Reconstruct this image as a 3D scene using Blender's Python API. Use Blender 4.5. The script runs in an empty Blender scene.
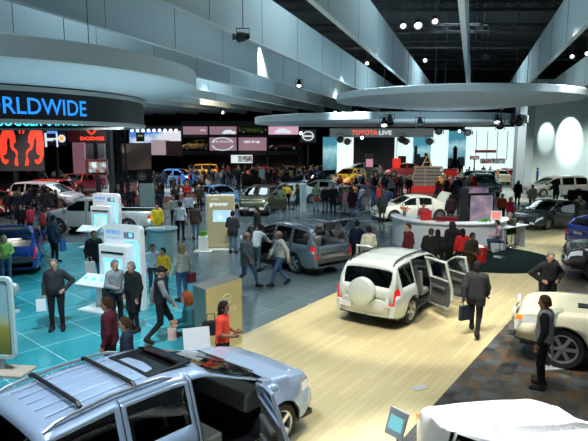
import bpy, bmesh, math, random
import numpy as np
from mathutils import Vector, Matrix
PI = math.pi
random.seed(7)
C = bpy.context.scene.collection
sc = bpy.context.scene
# ---------------------------------------------------------------- camera
FL, PITCH, EYE = 557.0, 0.144, 4.69
cd = bpy.data.cameras.new('camera'); cam = bpy.data.objects.new('camera', cd); C.objects.link(cam)
cam.location = (0, 0, EYE); cam.rotation_euler = (PI/2 - PITCH, 0, 0)
cd.sensor_fit = 'HORIZONTAL'; cd.sensor_width = 36; cd.lens = 36*FL/588; cd.clip_end = 400; cd.clip_start = .1
sc.camera = cam
CP, SP = math.cos(PITCH), math.sin(PITCH)
def ray(px, py):
    a = (px-294)/FL; b = (220.5-py)/FL
    return a, CP + b*SP, -SP + b*CP
def at(px, py, z=0.0):
    a, y, w = ray(px, py); k = (z-EYE)/w
    return Vector((a*k, y*k, z))
def atd(px, py, D):
    a, y, w = ray(px, py); k = D/y
    return Vector((a*k, D, EYE + w*k))
# ---------------------------------------------------------------- materials
MC = {}
def mat(name, col=(.5,.5,.5), rough=.5, metal=0.0, emit=None, es=1.0, coat=0.0, alpha=1.0, spec=.5):
    if name in MC: return MC[name]
    m = bpy.data.materials.new(name); m.use_nodes = True
    b = m.node_tree.nodes['Principled BSDF']
    b.inputs['Base Color'].default_value = (*col, 1); b.inputs['Roughness'].default_value = rough
    b.inputs['Metallic'].default_value = metal; b.inputs['Coat Weight'].default_value = coat
    b.inputs['Coat Roughness'].default_value = .04
    b.inputs['Specular IOR Level'].default_value = spec
    if emit is not None:
        b.inputs['Emission Color'].default_value = (*emit, 1); b.inputs['Emission Strength'].default_value = es
    b.inputs['Alpha'].default_value = alpha
    MC[name] = m
    return m
def nodes(name):
    m = bpy.data.materials.new(name); m.use_nodes = True; MC[name] = m
    return m, m.node_tree, m.node_tree.nodes['Principled BSDF']
def ramp(nt, fac, stops):
    r = nt.nodes.new('ShaderNodeValToRGB'); e = r.color_ramp.elements
    while len(e) < len(stops): e.new(.5)
    for q, (p, c) in zip(e, stops): q.position = p; q.color = (*c, 1)
    nt.links.new(fac, r.inputs[0]); return r.outputs[0]
def coords(nt, scale=(1,1,1), rot=(0,0,0), kind='Object'):
    t = nt.nodes.new('ShaderNodeTexCoord'); mp = nt.nodes.new('ShaderNodeMapping')
    mp.inputs['Scale'].default_value = scale; mp.inputs['Rotation'].default_value = rot
    nt.links.new(t.outputs[kind], mp.inputs[0]); return mp.outputs[0]
def noise(nt, vec, scale, detail=3, rough=.5):
    n = nt.nodes.new('ShaderNodeTexNoise'); n.inputs['Scale'].default_value = scale
    n.inputs['Detail'].default_value = detail; n.inputs['Roughness'].default_value = rough
    nt.links.new(vec, n.inputs['Vector']); return n.outputs['Fac']
def glass_mat(name, tint, refl=.5, dens=.5):
    m = bpy.data.materials.new(name); m.use_nodes = True; nt = m.node_tree; nt.nodes.clear()
    o = nt.nodes.new('ShaderNodeOutputMaterial'); mx = nt.nodes.new('ShaderNodeMixShader')
    t = nt.nodes.new('ShaderNodeBsdfTransparent'); g = nt.nodes.new('ShaderNodeBsdfGlossy')
    t.inputs[0].default_value = (*tint, 1); g.inputs['Roughness'].default_value = .03
    g.inputs[0].default_value = (refl, refl, refl, 1)
    f = nt.nodes.new('ShaderNodeFresnel'); f.inputs[0].default_value = 1.55
    nt.links.new(f.outputs[0], mx.inputs[0]); nt.links.new(t.outputs[0], mx.inputs[1]); nt.links.new(g.outputs[0], mx.inputs[2])
    nt.links.new(mx.outputs[0], o.inputs[0]); MC[name] = m
    return m
GLASS = glass_mat('tinted_glass', (.10,.12,.12), .9)
WSG = glass_mat('windshield_glass', (.45,.55,.52), .9)
CLEAR = glass_mat('clear_plate', (.85,.92,.92), .9)
BLACK = mat('black_plastic', (.012,.012,.014), .45)
BLKG = mat('black_gloss', (.01,.01,.012), .12)
RUBBER = mat('rubber', (.015,.015,.016), .75)
ALLOY = mat('alloy', (.62,.63,.65), .28, .9)
CHROME = mat('chrome', (.8,.82,.84), .12, 1)
WHITE = mat('white_laminate', (.78,.80,.80), .35)
GREY = mat('grey_laminate', (.35,.38,.40), .5)
DARK = mat('dark_void', (.006,.007,.009), .8)
LAMP = mat('head_lamp', (.75,.78,.8), .15, .3, coat=1, emit=(.9,.95,1), es=.25)
TAIL = mat('tail_lamp', (.55,.01,.012), .15, 0, coat=1, emit=(1,.02,.02), es=.25)
AMBER = mat('amber_lamp', (.9,.3,.03), .2, emit=(1,.3,.02), es=.4)
INTER = mat('cabin_trim', (.085,.088,.088), .6)
SEATM = mat('seat_grey', (.30,.30,.29), .7)
SKIN = mat('skin', (.50,.27,.19), .55)
SKIND = mat('skin_dark', (.10,.045,.028), .5)
EYE_M = mat('eye_dark', (.03,.02,.02), .3)
# ---------------------------------------------------------------- mesh builder
class MB:
    def __init__(s): s.v = []; s.f = []; s.m = []
    def add(s, vs, fs, mi=0):
        n = len(s.v); s.v += [tuple(v) for v in vs]; s.f += [tuple(n+i for i in f) for f in fs]; s.m += [mi]*len(fs); return s
    def box(s, c, d, rot=0, mi=0, tilt=None):
        x, y, z = d[0]/2, d[1]/2, d[2]/2
        vs = [Vector((a*x, b*y, e*z)) for a in (-1,1) for b in (-1,1) for e in (-1,1)]
        M = Matrix.Rotation(rot, 3, 'Z')
        if tilt: M = M @ Matrix.Rotation(tilt[1], 3, tilt[0])
        vs = [M @ v + Vector(c) for v in vs]
        return s.add(vs, [(0,1,3,2),(4,6,7,5),(0,4,5,1),(2,3,7,6),(0,2,6,4),(1,5,7,3)], mi)
    def tube(s, pts, r, n=8, mi=0, cap=True):
        pts = [Vector(p) for p in pts]; rs = r if isinstance(r, (list, tuple)) else [r]*len(pts)
        vs = []; k = len(pts); prev = None
        for i, p in enumerate(pts):
            t = (pts[min(i+1,k-1)] - pts[max(i-1,0)]).normalized()
            a = prev if prev is not None else (Vector((0,0,1)) if abs(t.z) < .9 else Vector((1,0,0)))
            u = (a - t*a.dot(t)).normalized(); prev = u; w = t.cross(u)
            vs += [p + (u*math.cos(2*PI*j/n) + w*math.sin(2*PI*j/n))*rs[i] for j in range(n)]
        fs = [(i*n+j, i*n+(j+1)%n, (i+1)*n+(j+1)%n, (i+1)*n+j) for i in range(k-1) for j in range(n)]
        if cap: fs += [tuple(range(n))[::-1], tuple((k-1)*n+j for j in range(n))]
        return s.add(vs, fs, mi)
    def lathe(s, prof, c=(0,0,0), n=24, axis='z', mi=0, a0=0, a1=2*PI):
        vs = []; full = abs(a1-a0-2*PI) < 1e-6; m = n if full else n+1
        for (r, h) in prof:
            for j in range(m):
                a = a0+(a1-a0)*j/n; p = (r*math.cos(a), r*math.sin(a), h)
                if axis == 'y': p = (p[0], p[2], p[1])
                if axis == 'x': p = (p[2], p[0], p[1])
                vs.append((p[0]+c[0], p[1]+c[1], p[2]+c[2]))
        fs = []
        for i in range(len(prof)-1):
            for j in range(n):
                j2 = (j+1) % m
                fs.append((i*m+j, i*m+j2, (i+1)*m+j2, (i+1)*m+j))
        return s.add(vs, fs, mi)
    def prism(s, pts, z0, z1, mi=0):
        n = len(pts); vs = [(x, y, z0) for x, y in pts] + [(x, y, z1) for x, y in pts]
        fs = [(i, (i+1) % n, n+(i+1) % n, n+i) for i in range(n)] + [tuple(range(n))[::-1], tuple(range(n, 2*n))]
        return s.add(vs, fs, mi)
    def ball(s, c, r, n=10, m=7, mi=0):
        rx, ry, rz = r if isinstance(r, (list, tuple)) else (r, r, r)
        vs = [(c[0], c[1], c[2]-rz)]
        for i in range(1, m):
            a = -PI/2+PI*i/m
            vs += [(c[0]+rx*math.cos(a)*math.cos(2*PI*j/n), c[1]+ry*math.cos(a)*math.sin(2*PI*j/n), c[2]+rz*math.sin(a)) for j in range(n)]
        vs.append((c[0], c[1], c[2]+rz)); L = len(vs)-1
        fs = [(0, 1+(j+1) % n, 1+j) for j in range(n)]
        for i in range(m-2):
            fs += [(1+i*n+j, 1+i*n+(j+1) % n, 1+(i+1)*n+(j+1) % n, 1+(i+1)*n+j) for j in range(n)]
        fs += [(L, 1+(m-2)*n+j, 1+(m-2)*n+(j+1) % n) for j in range(n)]
        return s.add(vs, fs, mi)
    def xf(s, M, i0=0):
        for i in range(i0, len(s.v)): s.v[i] = tuple(M @ Vector(s.v[i]))
        return s
    def mesh(s, name, mats, smooth=False, ang=35):
        me = bpy.data.meshes.new(name); me.from_pydata(s.v, [], s.f)
        for m in (mats if isinstance(mats, (list, tuple)) else [mats]): me.materials.append(m)
        if max(s.m, default=0): me.polygons.foreach_set('material_index', s.m)
        me.update()
        if smooth:
            me.polygons.foreach_set('use_smooth', [True]*len(me.polygons)); me.set_sharp_from_angle(angle=math.radians(ang))
        return me
    def build(s, name, mats, parent=None, smooth=False, ang=35, bevel=0):
        me = s.mesh(name, mats, smooth, ang)
        if bevel or not smooth:
            b = bmesh.new(); b.from_mesh(me); bmesh.ops.recalc_face_normals(b, faces=b.faces); b.to_mesh(me); b.free()
        o = link(name, me, parent)
        if bevel:
            md = o.modifiers.new('bevel', 'BEVEL'); md.width = bevel; md.segments = 2; md.limit_method = 'ANGLE'
        return o
def link(name, me, parent=None):
    o = bpy.data.objects.new(name, me); C.objects.link(o)
    if parent is not None: o.parent = parent
    return o
def tag(o, label=None, cat=None, group=None, kind=None):
    if label: o['label'] = label
    if cat: o['category'] = cat
    if group: o['group'] = group
    if kind: o['kind'] = kind
    return o
def thing(name, label, cat, loc=(0,0,0), rot=0, group=None):
    o = bpy.data.objects.new(name, None); C.objects.link(o); o.empty_display_size = .2
    o.location = loc; o.rotation_euler = (0, 0, rot)
    return tag(o, label, cat, group)
def struct(name, mb, mats, **k):
    return tag(mb.build(name, mats, **k), kind='structure')
def copy_tree(o, parent=None):
    c = o.copy(); C.objects.link(c); c.parent = parent
    for ch in list(o.children): copy_tree(ch, c)
    return c
FONT = None
def text_mb(s, size, w_scale=1.0, bold=.0, depth=.004, mi=0):
    """letters as geometry in the XZ plane, reading along +x, base at z=0"""
    cu = bpy.data.curves.new('lettering', 'FONT'); cu.body = s; cu.size = size; cu.offset = bold; cu.resolution_u = 3
    ob = bpy.data.objects.new('lettering', cu); C.objects.link(ob)
    me = bpy.data.meshes.new_from_object(ob.evaluated_get(bpy.context.evaluated_depsgraph_get()))
    mb = MB(); mb.add([(v.co.x*w_scale, 0, v.co.y) for v in me.vertices], [tuple(p.vertices) for p in me.polygons], mi)
    bpy.data.objects.remove(ob); bpy.data.meshes.remove(me); bpy.data.curves.remove(cu)
    xs = [v[0] for v in mb.v]; w = max(xs)-min(xs) if xs else 0; x0 = min(xs) if xs else 0
    mb.v = [(v[0]-x0, v[1], v[2]) for v in mb.v]; mb.w = w
    return mb
def text_on(s, size, origin, rot, m, parent, name='lettering', center=True, tilt=0, **k):
    """text on a vertical face: origin = lower centre, rot = world angle of the reading direction"""
    mb = text_mb(s, size, **k)
    if center: mb.v = [(v[0]-mb.w/2, v[1], v[2]) for v in mb.v]
    M = Matrix.Translation(Vector(origin)) @ Matrix.Rotation(rot, 4, 'Z') @ Matrix.Rotation(tilt, 4, 'X')
    mb.xf(M); return mb.build(name, m, parent)
# ---------------------------------------------------------------- cars
# profile points (x, z) run from tail to nose, origin mid-wheelbase; f = front overhang, r = rear overhang, wb = wheelbase
def spec(kind):
    if kind in ('suv', 'highlander'):
        return dict(wb=2.79, f=.93, r=1.06, W=1.91, R=.37, sill=.27, style='suv',
            top=[(-2.455,.66),(-2.45,.98),(-2.40,1.10),(-2.12,1.55),(-2.0,1.63),(-1.2,1.695),(-.4,1.69),(.08,1.64),(.24,1.59),(1.14,1.21),(1.26,1.18),(1.7,1.13),(2.08,1.03),(2.25,.88),(2.325,.6)],
            belt=1.07, cowl=1.22, tail=-2.40, roof=(-2.12,.24), doors=[(-1.16,-.16),(-.12,1.0)], win=[(-2.05,-1.24)], shoulder=.92)
    if kind == 'rav':
        return dict(wb=2.66, f=.86, r=.86, W=1.82, R=.36, sill=.27, style='suv',
            top=[(-2.19,.66),(-2.18,.98),(-2.14,1.08),(-1.98,1.52),(-1.82,1.64),(-1.2,1.69),(-.3,1.68),(.3,1.61),(.45,1.56),(1.08,1.15),(1.2,1.10),(1.6,1.05),(1.95,.95),(2.12,.83),(2.19,.6)],
            belt=1.03, cowl=1.08, tail=-2.14, roof=(-1.98,.45), doors=[(-1.02,-.08),(-.04,1.0)], win=[(-1.85,-1.1)], shoulder=.9)
    if kind == 'sedan':
        return dict(wb=2.75, f=.95, r=1.1, W=1.82, R=.33, sill=.2, style='sedan',
            top=[(-2.475,.6),(-2.46,.88),(-2.38,.98),(-1.8,1.06),(-1.7,1.09),(-1.0,1.38),(-.75,1.43),(-.2,1.47),(.2,1.44),(.38,1.39),(1.15,.98),(1.25,.95),(1.8,.87),(2.1,.78),(2.25,.68),(2.325,.48)],
            belt=.94, cowl=1.15, tail=-1.75, roof=(-1.0,.38), doors=[(-.98,-.08),(-.04,1.0)], win=[], shoulder=.8)
    if kind == 'hatch':
        return dict(wb=2.65, f=.9, r=.8, W=1.74, R=.32, sill=.2, style='suv',
            top=[(-2.125,.6),(-2.11,.95),(-2.06,1.06),(-1.75,1.30),(-1.2,1.44),(-.5,1.50),(0,1.49),(.3,1.42),(1.2,1.02),(1.35,.97),(1.8,.86),(2.05,.74),(2.17,.62),(2.225,.45)],
            belt=.95, cowl=1.2, tail=-2.06, roof=(-1.75,.3), doors=[(-1.0,-.08),(-.04,1.0)], win=[(-1.7,-1.08)], shoulder=.82)
    if kind == 'minivan':
        return dict(wb=3.03, f=1.0, r=1.07, W=1.96, R=.35, sill=.22, style='suv',
            top=[(-2.585,.62),(-2.58,1.0),(-2.54,1.10),(-2.35,1.58),(-2.2,1.70),(-1.2,1.77),(-.2,1.75),(.35,1.66),(.6,1.55),(1.45,1.06),(1.55,1.02),(2.0,.93),(2.3,.8),(2.45,.68),(2.515,.48)],
            belt=1.02, cowl=1.45, tail=-2.54, roof=(-2.35,.6), doors=[(-1.25,-.1),(-.06,1.1)], win=[(-2.3,-1.33)], shoulder=.88)
    if kind == 'fj':
        return dict(wb=2.69, f=.95, r=1.0, W=1.90, R=.43, sill=.42, style='suv',
            top=[(-2.345,.8),(-2.34,1.15),(-2.32,1.22),(-2.22,1.72),(-2.12,1.80),(-1.2,1.84),(-.2,1.83),(.3,1.80),(.42,1.76),(.72,1.26),(.85,1.22),(1.5,1.20),(2.0,1.15),(2.2,1.08),(2.295,.85)],
            belt=1.2, cowl=.72, tail=-2.32, roof=(-2.22,.42), doors=[(-.42,.68)], win=[(-2.1,-.5)], shoulder=1.05)
    if kind == 'pickup':
        return dict(wb=3.6, f=.95, r=1.2, W=1.98, R=.42, sill=.42, style='pickup',
            top=[(-3.0,.75),(-2.99,1.15),(-2.97,1.2),(-.92,1.2),(-.88,1.22),(-.72,1.72),(-.6,1.79),(.1,1.83),(.7,1.80),(.85,1.75),(1.5,1.26),(1.62,1.22),(2.2,1.18),(2.55,1.08),(2.7,.95),(2.75,.75)],
            belt=1.2, cowl=1.5, tail=-.88, roof=(-.72,.85), doors=[(-.82,.28),(.32,1.4)], win=[], shoulder=1.02)
def lerp_tab(tab, x):
    if x <= tab[0][0]: return tab[0][1]
    for (a, p), (b, q) in zip(tab, tab[1:]):
        if x <= b: return p + (q-p)*(x-a)/(b-a+1e-9)
    return tab[-1][1]
NR = 11
def car_faces(S):
    wb, W, R = S['wb'], S['W'], S['R']; xr = S['top'][0][0]; xf = S['top'][-1][0]; hw = W/2
    ax = (wb/2, -wb/2); Ra = R + .055
    xs = {xr, xf}
    xs |= {p[0] for p in S['top']}
    for a in ax:
        for k in range(15): xs.add(a + Ra*math.cos(PI*k/14))
    seams = []
    for d0, d1 in S['doors']:
        for e in (d0, d1): seams.append(e)
        xs |= {d0, d0+.015, d0+.075, d1-.075, d1-.015, d1}
    for w0, w1 in S['win']: xs |= {w0, w1}
    x = xr
    while x < xf: xs.add(x); x += .14
    for k in (.02,.06,.12,.2,.32): xs.add(xf-k); xs.add(xr+k)
    ks = sorted(xs); xs = [ks[0]]
    for x in ks[1:]:
        if x-xs[-1] > .011: xs.append(x)
    def topz(x):
        return (lerp_tab(S['top'], x)*2 + lerp_tab(S['top'], x-.03) + lerp_tab(S['top'], x+.03))/4
    def ring(x):
        df, dr = xf-x, x-xr
        taper = 0
        if df < .7: taper += .19*(1-df/.7)**2.2
        if dr < .5: taper += .10*(1-dr/.5)**2.5
        w = hw-taper
        t = topz(x); b = min(S['belt'] + .03*(x < 0)*min(1, -x/2), t-.05)
        zl = S['sill'] + (.06*(1-df/.5) if df < .5 else 0) + (.07*(1-dr/.4) if dr < .4 else 0)
        arch = 0
        for a in ax:
            d = abs(x-a)
            if d < Ra: arch = max(arch, S['R'] - .02 + math.sqrt(Ra*Ra-d*d))
        zl = max(zl, arch); fl = .03 if arch > 0 else 0
        g = max(0, t-b-.05)
        sh = min(S['shoulder'], b-.05)
        z1 = max(zl+.02, S['sill']+.10); z2 = max(z1+.03, sh*.85)
        z3 = max(z2+.03, sh); b = max(b, z3+.02); t = max(t, b+.02)
        wr = w-.05-g*.26
        cab = min(1, g/.25)
        P = [(w-.04+fl, zl), (w+fl, z1), (w+.012+fl*.4, z2), (w-.002, z3), (w-.05, b),
             (wr, b+(t-b)*.80), (wr-.018, b+(t-b)*.88), (wr-.09-(1-cab)*.06, t-.035*(1 if g > .1 else .5)),
             (wr*.72, t-.008), (wr*.36, t+.008), (0, t+.012)]
        if g < .02:
            P[5] = (w-.09, b+(t-b)*.5); P[6] = (w-.12, b+(t-b)*.8); P[7] = (w-.20, t-.005)
        return P
    rings = [ring(x) for x in xs]
    F = {}   # part -> list of quads(list of 3d points)
    def put(n, q): F.setdefault(n, []).append(q)
    D = S['doors']; win = S['win']
    def side_tag(xm, j, s):
        sd = 'left' if s > 0 else 'right'
        for k, (d0, d1) in enumerate(D):
            if d0 < xm < d1 and j <= 6:
                nm = ('rear', 'front')[k] if len(D) == 2 else 'front'
                if j == 0 and False: pass
                g = topz(xm)-S['belt']
                if g < .12 and j >= 4: return 'body'
                if xm < d0+.015 or xm > d1-.015: return 'seam'
                if j == 4 and d0+.075 < xm < d1-.075: return f'{sd}_{nm}_glass'
                if j >= 6: return 'body'
                return f'{sd}_{nm}_door' if j != 4 or True else 'x'
        for w0, w1 in win:
            if w0 < xm < w1 and j == 4: return 'side_glass'
        return None
    x_hood = S['cowl']; tail = S['tail']
    r0, r1 = S['roof']
    for i in range(len(xs)-1):
        xm = (xs[i]+xs[i+1])/2; A, B = rings[i], rings[i+1]
        for j in range(NR-1):
            for s in (1, -1):
                q = [(xs[i], s*A[j][0], A[j][1]), (xs[i+1], s*B[j][0], B[j][1]), (xs[i+1], s*B[j+1][0], B[j+1][1]), (xs[i], s*A[j+1][0], A[j+1][1])]
                if s > 0: q = q[::-1]
                t = side_tag(xm, j, s) if j <= 6 else None
                if t is None:
                    t = 'body'
                    df, dr = xf-xm, xm-xr
                    if j >= 7:
                        if r1 < xm < x_hood: t = 'windshield'
                        elif tail < xm < r0 and S['style'] != 'pickup': t = 'rear_window'
                        elif S['style'] == 'pickup' and tail+.02 < xm < r0-.03: t = 'rear_window'
                        elif xm >= x_hood and df > .14: t = 'hood'
                        elif S['style'] == 'sedan' and xm < tail and dr > .05: t = 'boot_lid'
                        if S['style'] == 'pickup' and xr+.06 < xm < tail-.05: t = None if j >= 8 else 'body'
                    elif j == 4 and r1+.0 < xm < x_hood-.15: t = 'side_glass'
                    elif j in (5, 6) and xm > x_hood+.06 and df > .14: t = 'hood'
                    elif j == 2 and (.03 < df < .42): t = 'headlight'
                    elif (j == 2 and dr < .2 and S['style'] != 'suv') or (j == 3 and dr < .24 and S['style'] == 'suv'): t = 'taillight'
                    elif j == 0 and (S.get('cladding')): t = 'cladding'
                    if S.get('cladding') and j == 0 and t in ('body',): t = 'cladding'
                if t: put(t, q)
                if t == 'side_glass' or (t and t.endswith('_glass')) : pass
    # caps
    for front in (1, 0):
        X = xf if front else xr; Rg = rings[-1] if front else rings[0]
        zs = [p[1] for p in Rg]; n = 12
        def pt(j, k):
            y = (2*k/n-1)*Rg[j][0] if Rg[j][0] > 0 else 0
            wj = Rg[min(j, 7)][0]; y = (2*k/n-1)*wj if j < 8 else (2*k/n-1)*Rg[7][0]
            return (X + (.07 if front else -.04)*(1-(2*k/n-1)**2)*(1 if j < 8 else .6), y, zs[min(j, 10)])
        rows = [0, 1, 2, 3, 4, 7, 10]
        if front:  # finer rows by height
            pass
        for a, b in zip(rows, rows[1:]):
            for k in range(n):
                q = [pt(a, k), pt(a, k+1), pt(b, k+1), pt(b, k)]
                if not front: q = q[::-1]
                yy = abs(2*(k+.5)/n-1); zm = (q[0][2]+q[2][2])/2
                t = 'body'
                if front:
                    if a in (2, 3) and yy > .62: t = 'headlight'
                    elif a in (2, 3) and yy < .6: t = 'grille'
                    elif a == 0 and yy < .7: t = 'intake'
                    elif a == 1 and yy < .35: t = 'intake'
                else:
                    if a in ((3,) if S['style'] == 'suv' else (2, 3)) and yy > .8: t = 'taillight'
                    elif S['style'] != 'sedan' and a >= 1 and yy < .78: t = 'tail_door'
                put(t, q)
    # roof rear strip of tail door
    F['_meta'] = (xr, xf, hw)
    return F
def quads_mb(qs, M=None):
    mb = MB(); idx = {}
    for q in qs:
        f = []
        for p in q:
            k = (round(p[0], 4), round(p[1], 4), round(p[2], 4))
            if k not in idx: idx[k] = len(mb.v); mb.v.append(p)
            if idx[k] not in f: f.append(idx[k])
        if len(f) > 2: mb.f.append(tuple(f)); mb.m.append(0)
    if M is not None: mb.xf(M)
    return mb
_WH = {}
def wheel_meshes(R, w=.22, spokes=5):
    k = (R, w, spokes)
    if k in _WH: return _WH[k]
    rr = R*.70
    t = MB().lathe([(rr*.98,-w/2+.01),(R*.93,-w/2),(R,-w/2+.03),(R,w/2-.03),(R*.93,w/2),(rr*.98,w/2-.01)], n=28, axis='y')
    tm = t.mesh('tyre', RUBBER, True)
    r = MB().lathe([(rr,w/2-.005),(rr*.93,w/2-.015),(rr*.88,w/2-.05),(rr*.86,-w/2)], n=28, axis='y')
    for i in range(spokes):
        a = 2*PI*i/spokes; wdt = .055 if spokes > 6 else .075
        n0 = len(r.v); r.box((rr*.5,w/2-.035,0), (rr*.82,.03,wdt)); r.xf(Matrix.Rotation(a, 4, 'Y'), n0)
    r.lathe([(0,w/2-.005),(.05,w/2-.005),(.06,w/2-.02)], n=14, axis='y')
    rm = r.mesh('rim', ALLOY, True)
    b = MB().lathe([(0,.01),(rr*.86,.01),(rr*.86,-w/2+.01),(0,-w/2+.01)], n=20, axis='y').mesh('brake_disc', mat('wheel_dark_grey', (.03,.03,.032), .6))  # dark grey disc closing the wheel behind the spokes
    _WH[k] = (tm, rm, b); return _WH[k]
def rbox(c, d, tilt=None):
    return MB().box(c, d, tilt=tilt)
def make_seat(root, x, y, z, m, w=.5, name='seat'):
    mb = MB().box((x, y, z+.08), (.52, w, .16)); mb.box((x-.28, y, z+.42), (.13, w, .62), tilt=('Y', -.2)); mb.box((x-.37, y, z+.82), (.09, w*.5, .18), tilt=('Y', -.2))
    return mb.build(name, m, root, bevel=.03)
def make_car(name, label, kind, paint, loc, rot, group=None, opened={}, detail=2, rails=False, cladding=None, rim=5, seatm=None, grille=None, extra=None, lamps=True):
    S = dict(spec(kind)); S['cladding'] = cladding is not None
    if extra: S.update(extra)
    F = car_faces(S); xr, xf, hw = F.pop('_meta')
    root = thing(name, label, 'car' if kind != 'pickup' else 'pickup truck', loc, rot, group)
    wb, R = S['wb'], S['R']
    clad = cladding or paint
    # rotated assemblies
    def grab(*ns): return [q for n in ns for q in F.pop(n, [])]
    sol = {}
    for k in list(F):
        if k.endswith('_door') and k != 'tail_door':
            sd = 1 if k.startswith('left') else -1; qs = F.pop(k); gl = F.pop(k.replace('_door', '_glass'), [])
            i = 1 if 'front' in k else 0; d0, d1 = S['doors'][i] if len(S['doors']) == 2 else S['doors'][0]
            ang = opened.get(k, 0)
            M = None
            if ang:
                h = Vector((d1, sd*(hw-.03), 0)); M = Matrix.Translation(h) @ Matrix.Rotation(-sd*math.radians(ang), 4, 'Z') @ Matrix.Translation(-h)
            o = quads_mb(qs, M).build('door', paint, root, smooth=True, ang=50)
            if ang or detail > 1:
                md = o.modifiers.new('thick', 'SOLIDIFY'); md.thickness = .05 if ang else .03; md.offset = -1
            if gl: quads_mb(gl, M).build('window', GLASS if ang == 0 else WSG, o, smooth=True)
            if ang:   # inner trim panel
                low = [q for q in qs if max(p[2] for p in q) < S['belt']+.06]
                ins = [[(p[0], p[1]-sd*.062, p[2]) for p in q[::-1]] for q in low if min(p[0] for p in q) > d0+.02 and max(p[0] for p in q) < d1-.02 and min(p[2] for p in q) > S['sill']+.05]
                quads_mb(ins, M).build('door_panel', INTER, o)
                mb = MB().box(((d0+d1)/2, sd*(hw-.12), S['belt']-.2), (.55,.07,.07)); mb.box(((d0+d1)/2+.1, sd*(hw-.09), S['sill']+.2), (.6,.05,.14)); mb.xf(M); mb.build('armrest', mat('armrest_grey', (.10,.10,.10), .6), o, bevel=.015)
            if detail > 1:
                mb = MB().box((d0+.17, sd*(hw+.005), S['shoulder']-.03), (.2,.035,.035))
                if M is not None: mb.xf(M)
                mb.build('door_handle', paint, o, bevel=.012)
            if 'front' in k and detail > 0:
                mb = MB().ball((d1-.12, sd*(hw+.10), S['belt']+.08), (.075,.12,.085), 12, 8); mb.box((d1-.12, sd*(hw-.0), S['belt']+.04), (.08,.12,.04))
                if M is not None: mb.xf(M)
                mb.build('side_mirror', paint, o, smooth=True)
    for s in (1, -1):
        pass
    # hood
    qs = grab('hood')
    if qs:
        ang = opened.get('hood', 0); M = None
        if ang:
            h = Vector((S['cowl']+.1, 0, topz_at(S, S['cowl']))); M = Matrix.Translation(h) @ Matrix.Rotation(-math.radians(ang), 4, 'Y') @ Matrix.Translation(-h)
            mb = MB()
            for (bx, by, bz, dx, dy, dz) in ((wb/2,0,.62,.6,.55,.3),(wb/2-.1,.45,.66,.4,.3,.2),(wb/2+.1,-.42,.62,.3,.35,.26),(wb/2+.1,0,.78,.35,.3,.08)):
                mb.box((bx, by, bz), (dx, dy, dz))
            mb.build('engine', mat('engine_grey', (.12,.12,.13), .4, .6), root, bevel=.03)
        o = quads_mb(qs, M).build('hood', paint, root, smooth=True, ang=50)
        if ang:
            mb = quads_mb([[(p[0], p[1], p[2]-.035) for p in q[::-1]] for q in qs], M); mb.build('hood_lining', BLACK, o)
    qs = grab('boot_lid')
    if qs:
        ang = opened.get('boot', 0); M = None
        if ang:
            h = Vector((S['tail'], 0, topz_at(S, S['tail']))); M = Matrix.Translation(h) @ Matrix.Rotation(math.radians(ang), 4, 'Y') @ Matrix.Translation(-h)
        o = quads_mb(qs, M).build('boot_lid', paint, root, smooth=True, ang=50)
        if ang: o.modifiers.new('thick', 'SOLIDIFY').thickness = .03
    # tail door + rear window
    M = None; ang = opened.get('hatch', 0)
    td = grab('tail_door'); rw = grab('rear_window')
    if ang:
        x0 = S['roof'][0]; h = Vector((x0+.02, 0, topz_at(S, x0)-.02)); M = Matrix.Translation(h) @ Matrix.Rotation(math.radians(ang), 4, 'Y') @ Matrix.Translation(-h)
    if td:
        o = quads_mb(td, M).build('tailgate', paint, root, smooth=True, ang=50); o.modifiers.new('thick', 'SOLIDIFY').thickness = .03
        if rw: quads_mb(rw, M).build('rear_window', GLASS, o, smooth=True)
        if ang:
            quads_mb([[(p[0]+.04, p[1], p[2]) for p in q[::-1]] for q in td], M).build('tailgate_lining', INTER, o)
            mb = MB()
            for s in (1, -1): mb.tube([(x0-.1, s*(hw-.2), h.z-.35), tuple(M @ Vector((x0-.22, s*(hw-.22), h.z-.28)))], .012, 6)
            mb.build('gas_strut', BLACK, root)
        if detail > 0:
            mb = MB().box((xr-.045, 0, S['shoulder']-.10), (.02,.5,.12))
            if M is not None: mb.xf(M)
            mb.build('number_plate_recess', BLACK if detail > 1 else GREY, o)
    elif rw: quads_mb(rw).build('rear_window', GLASS, root, smooth=True)
    NM = {'windshield': ('windshield', WSG), 'side_glass': ('side_window', GLASS), 'headlight': ('headlight', LAMP), 'taillight': ('taillight', TAIL),
          'grille': ('grille', grille or BLKG), 'intake': ('lower_grille', BLACK), 'seam': ('door_seal', BLACK), 'cladding': ('wheel_arch_cladding', clad)}
    body = quads_mb(F.pop('body')).build('body', paint, root, smooth=True, ang=50)
    body.modifiers.new('thick', 'SOLIDIFY').thickness = .02
    for k, qs in F.items():
        n, m = NM[k]
        if k in ('headlight', 'taillight', 'side_glass'):
            for s in (1, -1):
                h = [q for q in qs if s*sum(p[1] for p in q) > 0]
                if h: quads_mb(h).build(n, m, body, smooth=True)
        else: quads_mb(qs).build(n, m, body if k != 'windshield' else root, smooth=(k == 'windshield'))
    if detail > 0:
        # grille bars, wipers, bumper strip
        g = MB(); zg = S['shoulder']-.20
        for k in range(3): g.box((xf+.055, 0, zg-.05+.06*k), (.02,.86,.018))
        g.lathe([(.0,0),(.055,.0),(.06,.012),(0,.016)], c=(xf+.065,0,zg+.01), n=14, axis='x')
        g.build('grille_bar', CHROME, body)
        wp = MB(); zc = topz_at(S, S['cowl']); r1 = S['roof'][1]
        sl = (topz_at(S, r1)-zc)/(S['cowl']-r1)
        for y0 in (.1, -.55):
            wp.tube([(S['cowl']-.02, y0, zc+.035), (S['cowl']-.16, y0+.5, zc+.14*sl+.045)], .012, 5)
        wp.build('wiper', BLACK, root)
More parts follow.
